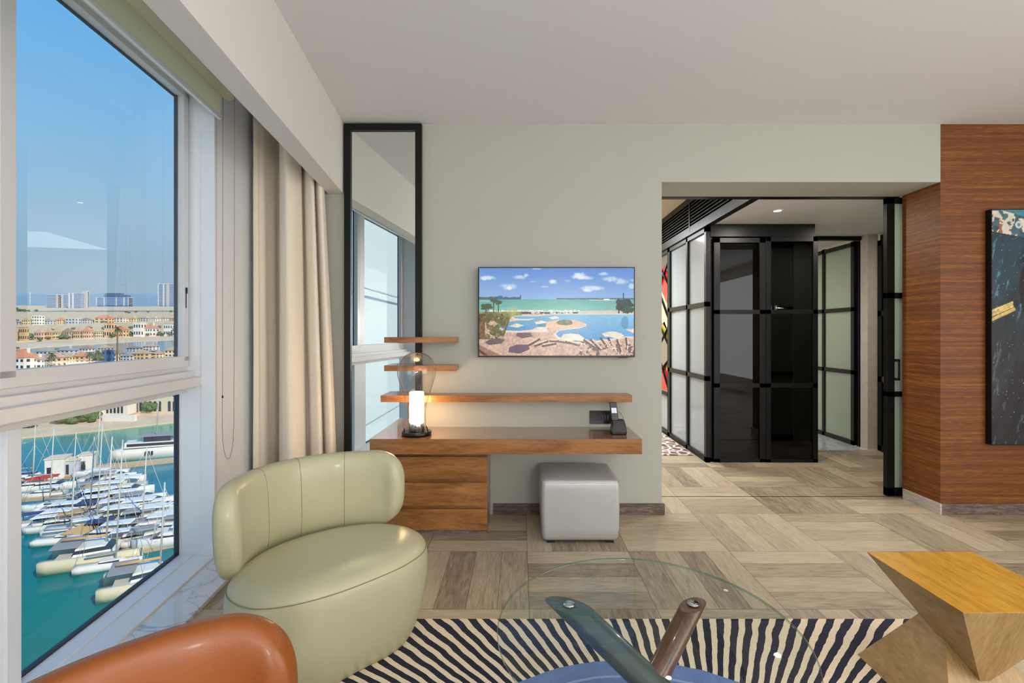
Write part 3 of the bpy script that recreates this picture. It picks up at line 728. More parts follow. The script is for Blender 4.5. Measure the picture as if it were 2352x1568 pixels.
# ------------------------------------------------------------------ lounge chairs
def lounge_chair(label, plan, back, m_l, m_s, seam_at, zt=.775, thick=.065):
    c = Vector((sum(p[0] for p in plan)/len(plan), sum(p[1] for p in plan)/len(plan), 0))
    t = thing('lounge_chair', (c.x, c.y, 0), label, 'chair')
    P = catmull([(x, y, 0) for x, y in plan], 8)
    def ring(k, z, dz=0):
        out = []
        for p in P:
            d = (p-c); L = d.length; out.append((c.x+d.x*(1-k/L), c.y+d.y*(1-k/L), z))
        return out
    rings = [ring(k, z) for k, z in ((.085, 0.0135), (.078, .022), (.055, .06), (.030, .13), (.010, .21), (.0, .29), (.0, .345), (.004, .38), (.010, .398), (.02, .415), (.045, .432), (.085, .443))]
    rings += [[(c.x+(p.x-c.x)*f, c.y+(p.y-c.y)*f, z) for p in P] for f, z in ((.66, .448), (.5, .4515), (.33, .454), (.15, .4555), (.02, .456))]
    MB().loft(rings).build('seat', m_l, t)
    so = t.children[0]
    MB().tube(ring(.0075, .396), .0022, 6, closed=True).build('seam', m_s, so)
    # backrest swept along an arc
    B = catmull([(x, y, 0) for x, y in back], 10, False); n = len(B)
    Ls = [0]
    for i in range(1, n): Ls.append(Ls[-1]+(B[i]-B[i-1]).length)
    LT = Ls[-1]; zb = .385; hh = (zt-zb)/2; zc = (zt+zb)/2
    def frame(i):
        a = B[max(0, i-1)]; b_ = B[min(n-1, i+1)]; tv_ = (b_-a).normalized(); return Vector((tv_.y, -tv_.x, 0))
    def at(i, f, bul=1.0):  # f fraction of fullness at index
        d0 = min(Ls[i], LT-Ls[i]); R = .155 if Ls[i] > LT/2 or zt < .75 else .10
        return math.sqrt(max(0, 1-(1-min(1, d0/R))**2.3))
    K = 28; rings = []
    idx = list(range(n))
    for i in idx:
        e = at(i, 0); nv = frame(i); ring_ = []
        d0 = min(Ls[i], LT-Ls[i]); et = math.sqrt(max(0, 1-(1-min(1, d0/.05))**2))
        Hh = hh*max(.02, e)**.9; T = thick*max(.03, et)
        for k in range(K):
            a = 2*math.pi*k/K; ca, sa = math.cos(a), math.sin(a)
            xx = math.copysign(abs(ca)**.55, ca)*T; zz_ = math.copysign(abs(sa)**.75, sa)*Hh
            lean = (zz_+hh)*.04
            ring_.append((B[i].x+nv.x*(xx-lean), B[i].y+nv.y*(xx-lean), zc+zz_))
        rings.append(ring_)
    MB().loft(rings).build('backrest', m_l, t)
    bo = t.children[1]
    for s_at in seam_at:
        i = min(range(n), key=lambda j: abs(Ls[j]-s_at*LT))
        rg = [Vector(p)+(Vector(p)-Vector((B[i].x, B[i].y, zc))).normalized()*.0006 for p in rings[i]]
        MB().tube(rg, .0012, 5, closed=True).build('seam', m_s, bo)
    rg = [tuple(Vector(r[K//2])) for r in rings[1:-1]]
    return t
chair1 = lounge_chair('olive-cream leather lounge chair with an oval seat and curved backrest beside the window',
    [(-.415, 2.12), (-.455, 2.00), (-.547, 1.88), (-.678, 1.755), (-.82, 1.675), (-.95, 1.665), (-1.07, 1.74), (-1.13, 1.87), (-1.12, 2.04), (-1.02, 2.21), (-.86, 2.33), (-.69, 2.37), (-.53, 2.33), (-.44, 2.24)],
    [(-1.10, 1.81), (-1.135, 1.90), (-1.15, 2.02), (-1.13, 2.15), (-1.065, 2.27), (-.95, 2.37), (-.80, 2.42), (-.68, 2.43), (-.59, 2.405)],
    M_leather, M_seam, (.30, .50, .71), zt=.757, thick=.05)
chair2 = lounge_chair('tan brown leather lounge chair, its curved backrest filling the bottom left corner',
    [(-.36, .92), (-.32, .78), (-.34, .62), (-.42, .48), (-.54, .42), (-.67, .45), (-.78, .55), (-.82, .70), (-.78, .84), (-.68, .93), (-.56, .98), (-.44, .98)],
    [(-.72, .33), (-.81, .43), (-.86, .55), (-.872, .66), (-.858, .76), (-.81, .86), (-.74, .94), (-.655, 1.0), (-.565, 1.03), (-.485, 1.03)],
    M_brown, M_brownseam, (), zt=.745, thick=.045)

# ------------------------------------------------------------------ glass coffee table
tcx, tcy, tr, tz = .401, 1.525, .474, .42
ct = thing('coffee_table', (tcx, tcy, 0.013), 'round clear glass coffee table on crossed cylindrical legs of green metal and dark wood', 'table')
gt = MB()
rg = lambda r, z: [(tcx+r*math.cos(k*2*math.pi/96), tcy+r*math.sin(k*2*math.pi/96), z) for k in range(96)]
gt.add(rg(tr-.002, tz), [tuple(range(96))])
gt.build('glass_top', M_tglass, ct, fixn=False)
M_edge = mat('green_glass_edge', (150, 188, 172), .12, spec=.8)
MB().loft([rg(tr-.002, tz), rg(tr, tz-.0015), rg(tr, tz-.0085), rg(tr-.002, tz-.010)], caps=False).build('glass_edge', thin_glass('edge_glass', (200, 226, 214), 1.5, 2.5), ct)
M_green = mat('dark_green_enamel', (62, 76, 76), .30, coat=.3)
def cut_leg(top, bot, r, m):
    """cylinder with both ends cut horizontally"""
    top, bot = Vector(top), Vector(bot); ax = (top-bot).normalized(); K = 40
    u = ax.cross(Vector((0, 0, 1))).normalized(); v = ax.cross(u)
    R = []
    for zc in (bot.z, top.z):
        base = bot if zc == bot.z else top; rr_ = []
        for k in range(K):
            o = (u*math.cos(2*math.pi*k/K)+v*math.sin(2*math.pi*k/K))*r
            rr_.append(base+o-ax*(o.z/ax.z))
        R.append(rr_)
    mb = MB(); mb.loft(R)
    return mb.build('leg', m, ct, bevel=.0015)
zt_ = tz-.016
legs = [((.170, 1.675, zt_), (.75, 1.32, .014), .046, M_green), ((.603, 1.680, zt_), (.173, 1.32, .014), .036, M_legwood), ((.40, 1.20, zt_), (.46, 1.72, .014), .036, M_black)]
for a, b_, r_, m_ in legs:
    lo = cut_leg(a, b_, r_, m_)
    tag(lo, {'dark_green_enamel': 'thick dark green leg', 'dark_walnut_leg': 'dark brown wooden leg'}.get(m_.name, 'black leg'))
    MB().lathe((a[0], a[1], a[2]), [(.004, .0), (.016, .001), (.016, .004), (.021, .004), (.021, .006), (.005, .0065)], 24).build('support_disc', M_chrome, ct)

# ------------------------------------------------------------------ rug
def rug_mat():
    m = bpy.data.materials.new('striped_rug'); m.use_nodes = True; N, L = nodes(m); b = N['Principled BSDF']
    def M(op, a, b_=None, c=None):
        n = N.new('ShaderNodeMath'); n.operation = op
        for i, x in enumerate((a, b_, c)):
            if x is None: continue
            if isinstance(x, (int, float)): n.inputs[i].default_value = x
            else: L.new(x, n.inputs[i])
        return n.outputs[0]
    t = N.new('ShaderNodeTexCoord'); wob = N.new('ShaderNodeTexNoise'); wob.inputs['Scale'].default_value = 9; wob.inputs['Detail'].default_value = 2
    L.new(t.outputs['Object'], wob.inputs[0])
    s = N.new('ShaderNodeSeparateXYZ'); L.new(t.outputs['Object'], s.inputs[0])
    dx = M('SUBTRACT', s.outputs[0], .50); dy = M('SUBTRACT', s.outputs[1], 1.19)
    th = M('ARCTAN2', dx, dy)
    ph = M('ADD', M('MULTIPLY', th, 17.2), M('MULTIPLY', M('MULTIPLY', th, M('MULTIPLY', th, th)), 3.4))
    ph = M('ADD', ph, M('MULTIPLY', wob.outputs['Fac'], .42))
    fr = M('FRACT', M('ADD', ph, 60.15))
    st = M('LESS_THAN', fr, .53)
    cx_ = M('SUBTRACT', s.outputs[0], .42)
    rr_ = M('SQRT', M('ADD', M('MULTIPLY', cx_, cx_), M('MULTIPLY', dy, dy)))
    rr_ = M('ADD', rr_, M('MULTIPLY', wob.outputs['Fac'], .02))
    circ = M('LESS_THAN', rr_, .79)
    ring = M('LESS_THAN', M('ABSOLUTE', M('SUBTRACT', rr_, .70)), .006)
    fine = N.new('ShaderNodeTexNoise'); fine.inputs['Scale'].default_value = 260; fine.inputs['Detail'].default_value = 2; L.new(t.outputs['Object'], fine.inputs[0])
    pat = N.new('ShaderNodeTexNoise'); pat.inputs['Scale'].default_value = 9; L.new(t.outputs['Object'], pat.inputs[0])
    def mixc(f, a, c):
        mx = N.new('ShaderNodeMix'); mx.data_type = 'RGBA'
        L.new(f, mx.inputs[0])
        for i, x in ((6, a), (7, c)):
            if isinstance(x, tuple): mx.inputs[i].default_value = x
            else: L.new(x, mx.inputs[i])
        return mx.outputs[2]
    c1 = mixc(st, lin(238, 220, 190), lin(24, 27, 48))
    blue = mixc(pat.outputs['Fac'], lin(84, 110, 172), lin(124, 150, 204))
    blue = mixc(ring, blue, lin(146, 172, 218))
    c2 = mixc(circ, c1, blue)
    hs = N.new('ShaderNodeHueSaturation'); L.new(c2, hs.inputs['Color']); L.new(M('MULTIPLY_ADD', fine.outputs['Fac'], .5, .76), hs.inputs['Value'])
    L.new(hs.outputs[0], b.inputs['Base Color']); b.inputs['Roughness'].default_value = .95; b.inputs['Specular IOR Level'].default_value = .1
    b.inputs['Sheen Weight'].default_value = .15
    bp = N.new('ShaderNodeBump'); bp.inputs['Strength'].default_value = .6; bp.inputs['Distance'].default_value = .004
    L.new(M('ADD', fine.outputs['Fac'], M('MULTIPLY', st, .4)), bp.inputs['Height']); L.new(bp.outputs[0], b.inputs['Normal'])
    return m
o = MB().box(-1.15, 1.90, -.6, 2.26, .001, .013).build('striped_rug', rug_mat(), bevel=.004)
tag(o, 'cream rug with radiating navy zebra stripes around a blue round centre', 'rug')

# ------------------------------------------------------------------ faceted side table
st_t = thing('side_table', (1.645, 1.77, .013), 'faceted hourglass side table of tan oak with a square top coloured lamplit yellow', 'side table')
zs = .45; P_ = (1.615, 1.685, .115); Q_ = (1.62, 1.85, .335)
a = [(1.430, 1.554), (1.863, 1.554), (1.863, 1.985), (1.430, 1.985)]
mbt = MB().add([(x, y, zs-.0015) for x, y in a]+[P_], [(0, 1, 2, 3), (0, 4, 1), (1, 4, 2), (2, 4, 3), (3, 4, 0)])
up_ = mbt.build('upper_block', M_tan2, st_t)
MB().box(1.430, 1.863, 1.554, 1.985, zs-.0015, zs).build('table_top', M_tan, st_t)
a = [(1.405, 1.56), (1.885, 1.56), (1.885, 2.005), (1.405, 2.005)]
MB().add([(x, y, .0135) for x, y in a]+[Q_], [(3, 2, 1, 0), (0, 1, 4), (1, 2, 4), (2, 3, 4), (3, 0, 4)]).build('lower_block', M_tan2, st_t)

# ------------------------------------------------------------------ hall beyond the opening
M_hallwall = mat('hall_cream_wall', (222, 208, 180), .8)
M_carpet = mat('patterned_carpet', (150, 128, 118), .95)
XP = 1.98
# ceilings
struct(MB().box(XP, 7.2, YT, 9.2, 2.50, 2.6).build('ceiling_2', M_ceil))
struct(MB().box(-2.2, XP, YT, 9.2, 2.90, 3.0).build('ceiling_3', mat('cream_ceiling', (232, 216, 186), .8)))
struct(MB().box(-2.4, 7.2, 9.0, 9.2, 0, 3.0).box(-2.4, -2.2, YT, 9.2, 0, 3.0).box(7.0, 7.2, YT, 9.2, 0, 3.0).build('wall_far', M_hallwall))
struct(MB().box(XO1+.3, 7.2, YT-.03, YT+.06, 0, 2.5).build('wall_hall', M_wall))
# louvred bulkhead
lv = thing('louvred_bulkhead', (XP-.03, 5.5, 2.50), 'black louvred air grille running along the bulkhead above the frosted partition', 'air grille')
MB().box(XP-.02, XP+.01, YT+.001, 8.6, 2.47, 2.90).build('backing', M_black, lv)
MB().box(XP-.06, XP-.02, YT+.001, 8.6, 2.47, 2.56).build('lower_rail', M_black, lv)
MB().box(XP-.06, XP-.02, YT+.001, 8.6, 2.83, 2.899).build('upper_rail', M_black, lv)
for k in range(7):
    z = 2.585+k*.036
    MB().add([(XP-.055, YT, z), (XP-.055, 8.6, z), (XP-.021, 8.6, z+.018), (XP-.021, YT, z+.018), (XP-.055, YT, z+.005), (XP-.055, 8.6, z+.005), (XP-.021, 8.6, z+.023), (XP-.021, YT, z+.023)],
             [(0, 1, 2, 3), (4, 5, 6, 7), (0, 1, 5, 4), (2, 3, 7, 6)]).build('slat', mat('louvre_grey', (44, 44, 48), .4), lv)
for y in (5.45, 6.65): MB().box(XP-.062, XP-.05, y, y+.03, 2.5, 2.9).build('divider', M_black, lv)
# frosted partition
fp = thing('glass_partition', (XP, 5.9, 0), 'frosted glass partition in a black metal grid, left side of the dark cabinet', 'partition')
ys = [5.04, 5.62, 6.30, 6.36]
fr = MB()
for y, w_ in ((5.04, .05), (5.60, .05), (6.27, .07)): fr.box(XP-.035, XP+.01, y, y+w_, 0, 2.47)
for z0_, z1_ in ((0, .055), (.855, .905), (1.635, 1.685), (2.42, 2.47)): fr.box(XP-.035, XP+.01, 5.04, 6.34, z0_, z1_)
fr.build('frame', M_black, fp)
for (a, c) in ((5.09, 5.60), (5.65, 6.27)):
    for (z0_, z1_) in ((.055, .855), (.905, 1.635), (1.685, 2.42)):
        MB().box(XP-.01, XP-.004, a, c, z0_, z1_).build('pane', M_frost, fp)
# coloured glass screen
cs = thing('coloured_glass_screen', (XP, 6.7, 0), 'narrow leaded screen of red and yellow glass diamonds past the frosted partition', 'screen')
YA, YZ = 6.345, 7.3
fr = MB().box(XP-.035, XP+.01, YA, YA+.02, 0, 2.47).box(XP-.035, XP+.01, YZ-.04, YZ, 0, 2.47).box(XP-.035, XP+.01, YA, YZ, 0, .05).box(XP-.035, XP+.01, YA, YZ, 2.42, 2.47).box(XP-.035, XP+.01, YA, YZ, .52, .56)
for (p1, p2) in (((6.36, 2.0), (7.0, 2.45)), ((6.36, 1.55), (7.2, 2.3)), ((6.36, 1.2), (7.2, 1.75)), ((6.36, 2.3), (7.0, 1.9)), ((6.36, .62), (7.2, 1.4)), ((6.36, 1.45), (7.2, .9)), ((6.36, 1.0), (7.2, .62))):
    fr.tube([(XP-.02, p1[0], p1[1]), (XP-.02, p2[0], p2[1])], .014, 6)
fr.build('frame', M_black, cs)
M_red = mat('red_glass', (206, 34, 38), .15, emit=(200, 30, 34), es=.12); M_yel = mat('yellow_glass', (190, 176, 20), .15)
M_crm = mat('cream_glass', (214, 196, 158), .3)
def flat(pts, m, nm='coloured_pane'):
    n_ = len(pts)
    MB().add([(XP-.004, y, z) for y, z in pts]+[(XP+.002, y, z) for y, z in pts], [tuple(range(n_)), tuple(range(2*n_-1, n_-1, -1))]+[(i, (i+1) % n_, (i+1) % n_+n_, i+n_) for i in range(n_)]).build(nm, m, cs)
flat([(YA, 1.66), (YA, 2.08), (6.62, 2.28), (6.75, 2.2), (6.75, 2.02)], M_red)
flat([(YA, .58), (YA, .70), (6.55, .92), (6.75, .8), (6.8, .58)], M_red)
flat([(YA, 1.10), (YA, 1.3), (6.6, 1.52), (6.8, 1.42), (6.6, 1.3)], M_yel)
flat([(YA, .72), (YA, 1.0), (6.5, .95), (6.56, .92)], M_yel)
flat([(YA, 1.32), (YA, 1.64), (6.8, 2.0), (6.8, 1.56)], M_crm)
flat([(YA, .06), (YA, .5), (7.2, .5), (7.2, .06)], M_frost)
flat([(YA+.3, .06+.5), (YA+.3, 2.4), (7.2, 2.4), (7.2, .56)], M_crm) if False else None
# dark glazed cabinet
cb = thing('glazed_cabinet', (2.55, 5.3, 0), 'black floor-to-ceiling cabinet with two smoked glass doors in the hall', 'cabinet')
CY = 5.04; X0c, X1c = Xu(1632, CY), Xu(1878, CY)
zb = lambda v: Zv(v, CY)
MB().box(X0c, X0c+.03, CY+.035, 5.65, 0, 2.495).box(X1c-.03, X1c, CY+.035, 5.65, 0, zb(543)).box(X0c, X1c, 5.62, 5.65, 0, 2.495).box(X0c, X1c, CY+.035, 5.65, 0, .04).box(X0c, X1c-.03, CY-.005, 5.65, zb(543), 2.495).build('carcass', M_black, cb)
def glazed(u0, u1, v0, v1, rails, st, lab):
    f = MB(); xa, xb = Xu(u0, CY), Xu(u1, CY); za, zc_ = zb(v1), zb(v0); s0 = st*CY/F
    f.box(xa, xa+s0, CY, CY+.035, za, zc_).box(xb-s0, xb, CY, CY+.035, za, zc_)
    f.box(xa, xb, CY, CY+.035, za, za+.035).box(xa, xb, CY, CY+.035, zc_-.05, zc_)
    for v in rails: f.box(xa, xb, CY, CY+.035, zb(v)-.022, zb(v)+.022)
    d = f.build('door', M_black, cb, bevel=.001)
    MB().box(xa+s0, xb-s0, CY+.014, CY+.020, za+.03, zc_-.04).build('pane', M_dark, d)
    return d
d1 = glazed(1640, 1759, 546, 1061, (716, 885), 14, '')
d2 = glazed(1760, 1879, 543, 1062, (716, 885), 11, '')
xm = Xu(1759, CY)
MB().tube([(xm+.09, CY-.03, zb(707)), (xm+.21, CY-.03, zb(709))], .008, 8).box(xm+.085, xm+.10, CY-.03, CY, zb(712), zb(702)).build('door_handle', M_chrome, d2)
# shelves and minibar things inside
M_in = mat('cabinet_shelf_wood', (72, 44, 28), .4)
for v in (660, 745, 830, 905, 1010):
    MB().box(X0c+.03, X1c-.03, CY+.12, 5.62, zb(v)-.02, zb(v)).build('shelf', M_in, cb)
M_tray = mat('warm_tray', (190, 130, 84), .4)
single(MB().box(Xu(1668, 5.3), Xu(1735, 5.3), 5.25, 5.40, zb(745)+.001, zb(745)+.045).build('wooden_tray', M_tray, bevel=.004), 'pale wooden tray on a shelf behind the left smoked glass door', 'tray')
# marble threshold, bathroom
M_stone = mat('pale_stone', (206, 198, 186), .45, noise=(14, .06, (1, 1, 1)))
struct(MB().box(3.13, 6.9, 5.56, 8.9, .0005, .006).build('floor_bathroom', M_marble))
struct(MB().box(4.03, 4.15, 5.58, 5.72, 0, 2.5).build('wall_stone', M_stone))
struct(MB().box(XP+.03, 4.03, 5.68, 5.74, 2.455, 2.5).build('trim_3', M_black))
struct(MB().box(6.0, 6.1, 5.6, 9.0, 0, 2.5).build('wall_bathroom', mat('cream_stone', (226, 208, 166), .5)))
bd = thing('bathroom_door', (4.0, 5.8, .01), 'frosted glass door in a black grid frame standing open to the marble bathroom', 'door')
XD = 4.02
ya_, yb_ = 5.77, 7.0
f = MB()
for y, w_ in ((ya_, .055), (6.33, .05), (yb_-.05, .05)): f.box(XD-.02, XD+.02, y, y+w_, .012, 2.46)
for z in (.012, .86, 1.62, 2.40): f.box(XD-.02, XD+.02, ya_, yb_, z, z+.05)
f.build('frame', M_black, bd)
for a, c in ((ya_+.055, 6.33), (6.38, yb_-.05)):
    for z0_, z1_ in ((.062, .86), (.91, 1.62), (1.67, 2.40)): MB().box(XD-.004, XD+.004, a, c, z0_, z1_).build('pane', M_frostg, bd)
jx0, jx1 = Xu(1970, 5.75), Xu(1983, 5.75)
MB().box(jx0+.005, 4.03, 5.70, 5.765, .006, 2.455).build('door_post', M_black, bd)
for z0_, z1_ in ((.25, .55), (.85, 1.5), (1.75, 1.9), (2.1, 2.35)): MB().box(jx0+.03, jx0+.038, 5.695, 5.70, z0_, z1_).build('hinge', M_chrome, bd)
# dark wardrobe on the right
wd = thing('wardrobe', (4.4, 4.8, 0), 'dark wardrobe with a black framed glass door on the right side of the hall', 'wardrobe')
XWd = 4.12
MB().box(XWd+.04, 4.7, 4.1, 5.56, 0, 2.49).build('body', M_black, wd)
f = MB()
for y in (4.12, 4.8, 5.49): f.box(XWd, XWd+.04, y, y+.06, 0.01, 2.42)
for z in (.01, .80, 1.55, 2.36): f.box(XWd, XWd+.04, 4.12, 5.55, z, z+.06)
f.build('door_frame', M_black, wd)
MB().box(XWd+.015, XWd+.02, 4.18, 5.5, .07, 2.36).build('pane', M_dark, wd)
MB().box(XWd-.012, XWd, 5.05, 5.45, .80, .86).build('drawer_front', mat('grey_drawer', (150, 144, 134), .5), wd)
# carpet beyond
def carpet_mat():
    m = bpy.data.materials.new('ornate_carpet'); m.use_nodes = True; N, L = nodes(m); b = N['Principled BSDF']
    t = N.new('ShaderNodeTexCoord'); v = N.new('ShaderNodeTexVoronoi'); v.inputs['Scale'].default_value = 9; v.feature = 'DISTANCE_TO_EDGE'
    L.new(t.outputs['Object'], v.inputs[0]); r = N.new('ShaderNodeValToRGB'); r.color_ramp.interpolation = 'CONSTANT'
    r.color_ramp.elements[0].color = lin(226, 216, 208); r.color_ramp.elements[1].color = lin(122, 92, 82); r.color_ramp.elements[1].position = .11
    L.new(v.outputs['Distance'], r.inputs[0]); L.new(r.outputs[0], b.inputs['Base Color']); b.inputs['Roughness'].default_value = .95
    return m
tag(MB().box(-1.2, XP-.06, 5.33, 8.4, .001, .010).build('patterned_rug', carpet_mat()), 'brown and cream patterned rug on the floor behind the wall opening', 'rug')
# sliding door
sd = thing('sliding_door', (3.1, 4.02, 0), 'black framed frosted glass sliding door parked at the right side of the opening', 'sliding door')
SY = 3.995
xs0 = Xu(2037, SY); f = MB().box(xs0, xs0+.065, SY, SY+.04, .004, 2.479)
for z0_, z1_ in ((.005, .07), (Zv(911, SY), Zv(899, SY)), (Zv(685, SY), Zv(672, SY)), (2.43, 2.479)): f.box(xs0, XO1+.30, SY, SY+.04, z0_, z1_)
MB_ = f.build('frame', M_black, sd, bevel=.001)
MB().box(xs0+.06, XO1+.30, SY+.014, SY+.022, .06, 2.44).build('pane', M_frostg, sd)
hx_ = Xu(2057, SY)
MB().box(hx_, hx_+.012, SY-.035, SY-.023, Zv(873, SY), Zv(824, SY)).box(hx_-.02, hx_+.012, SY-.035, SY, Zv(830, SY), Zv(824, SY)).box(hx_-.02, hx_+.012, SY-.035, SY, Zv(873, SY), Zv(867, SY)).build('door_handle', M_blackm, sd, bevel=.002)
# track line in floor and lintel
struct(MB().box(XO0, XO1, 3.985, 3.992, .0005, .002).build('trim_4', M_black))
struct(MB().box(XO0, XO1, 3.985, 4.05, 2.479, 2.50).build('trim_5', M_black))
# recessed downlight
dl = thing('downlight', (2.40, 4.49, 2.49), 'small recessed white downlight glowing in the hall ceiling', 'ceiling light')
MB().lathe((2.40, 4.49, 2.492), [(.034, .007), (.050, .007), (.050, .002), (.036, 0), (.034, .004)], 24, caps=False).build('trim_ring', M_frame, dl)
MB().lathe((2.40, 4.49, 2.4985), [(.001, 0), (.034, 0)], 24, caps=False).build('lens', M_bulb, dl)

# ================================================================== outside: marina, beach and villas
HS = 45.0                                          # eye height above the water
CT, ST = math.cos(TAU), math.sin(TAU)
def E(x, y, z):                                    # shore frame -> world
    zz_ = z-HS
    return Vector((x, y*CT-zz_*ST, H+y*ST+zz_*CT))
def G(u, v, z=0.0):                                # point of the shore plane seen at (u, v)
    d = Vector(((u-U0)/F, 1, -(v-V0)/F)); dn = -ST*d.y+CT*d.z
    return Vector((0, 0, H))+d*((z-HS)/dn)
def plane_poly(name, pts, z, m, thick=.6):
    top = [G(u, v, z) for u, v in pts]; n = len(top); dn = Vector((0, -ST, CT))*thick
    return MB().add(top+[p-dn for p in top], [tuple(range(n)), tuple(range(2*n-1, n-1, -1))]+[(i, (i+1) % n, (i+1) % n+n, i+n) for i in range(n)]).build(name, m)

def sea_mat():
    m = bpy.data.materials.new('sea_water'); m.use_nodes = True; N, L = nodes(m); b = N['Principled BSDF']
    t = N.new('ShaderNodeTexCoord'); s = N.new('ShaderNodeSeparateXYZ'); L.new(t.outputs['Object'], s.inputs[0])
    lg = N.new('ShaderNodeMath'); lg.operation = 'LOGARITHM'; L.new(s.outputs[1], lg.inputs[0]); lg.inputs[1].default_value = 10
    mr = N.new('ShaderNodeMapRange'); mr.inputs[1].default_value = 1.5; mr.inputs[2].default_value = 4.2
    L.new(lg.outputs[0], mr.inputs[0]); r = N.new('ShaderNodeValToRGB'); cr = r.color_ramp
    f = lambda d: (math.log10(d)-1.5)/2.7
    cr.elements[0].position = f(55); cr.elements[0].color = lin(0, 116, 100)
    cr.elements[1].position = 1; cr.elements[1].color = lin(112, 160, 186)  # far water stops have distance haze mixed into the colour
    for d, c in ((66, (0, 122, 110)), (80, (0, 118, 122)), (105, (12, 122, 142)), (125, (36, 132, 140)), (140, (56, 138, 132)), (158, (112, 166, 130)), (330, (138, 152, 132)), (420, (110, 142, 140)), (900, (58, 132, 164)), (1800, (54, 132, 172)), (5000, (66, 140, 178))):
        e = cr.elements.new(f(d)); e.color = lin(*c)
    L.new(mr.outputs[0], r.inputs[0]); L.new(r.outputs[0], b.inputs['Base Color'])
    b.inputs['Roughness'].default_value = .12; b.inputs['IOR'].default_value = 1.33; b.inputs['Specular IOR Level'].default_value = .25
    mpn = N.new('ShaderNodeMapping'); mpn.inputs['Scale'].default_value = (.35, 1.6, 1); L.new(t.outputs['Object'], mpn.inputs[0])
    nz = N.new('ShaderNodeTexNoise'); nz.inputs['Scale'].default_value = .8; nz.inputs['Detail'].default_value = 4; L.new(mpn.outputs[0], nz.inputs[0])
    bp = N.new('ShaderNodeBump'); bp.inputs['Strength'].default_value = .25; bp.inputs['Distance'].default_value = .08
    L.new(nz.outputs['Fac'], bp.inputs['Height']); L.new(bp.outputs[0], b.inputs['Normal'])
    return m
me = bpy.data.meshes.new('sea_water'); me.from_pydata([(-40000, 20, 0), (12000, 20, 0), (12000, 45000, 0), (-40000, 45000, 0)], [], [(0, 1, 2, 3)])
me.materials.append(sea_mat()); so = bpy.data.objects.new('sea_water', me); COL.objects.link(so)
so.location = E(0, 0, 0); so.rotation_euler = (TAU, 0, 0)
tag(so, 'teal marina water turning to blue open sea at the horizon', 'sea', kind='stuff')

M_sand = mat('beach_sand', (226, 198, 160), .95, noise=(.2, .08, (1, 1, 1)))
M_ground = mat('island_ground', (222, 192, 146), .95, noise=(.15, .18, (1, 1, 1)))
M_lawn = mat('garden_green', (112, 116, 70), .95, noise=(.3, .3, (1, 1, 1)))
for pts, z, m in (([(-60, 1016), (60, 1003), (230, 987), (420, 966), (520, 958), (520, 940), (-60, 955)], .5, M_sand),
                  ([(-60, 974), (60, 970), (160, 968), (230, 962), (320, 950), (520, 944), (520, 805), (-60, 838)], 1.0, M_ground),
                  ([(-60, 806), (20, 801), (200, 790), (300, 784), (430, 778), (430, 768), (200, 776), (-60, 788)], .5, M_sand),
                  ([(-60, 789), (120, 781), (300, 773), (440, 769), (440, 716), (250, 716), (90, 716), (-60, 713)], 1.0, M_ground),
                  ([(-60, 712), (60, 714), (130, 713), (260, 713), (430, 713), (430, 703), (200, 704), (60, 701), (-60, 700)], 1.0, M_sand)):
    o = plane_poly('island_ground', pts, z, m); o['kind'] = 'structure'

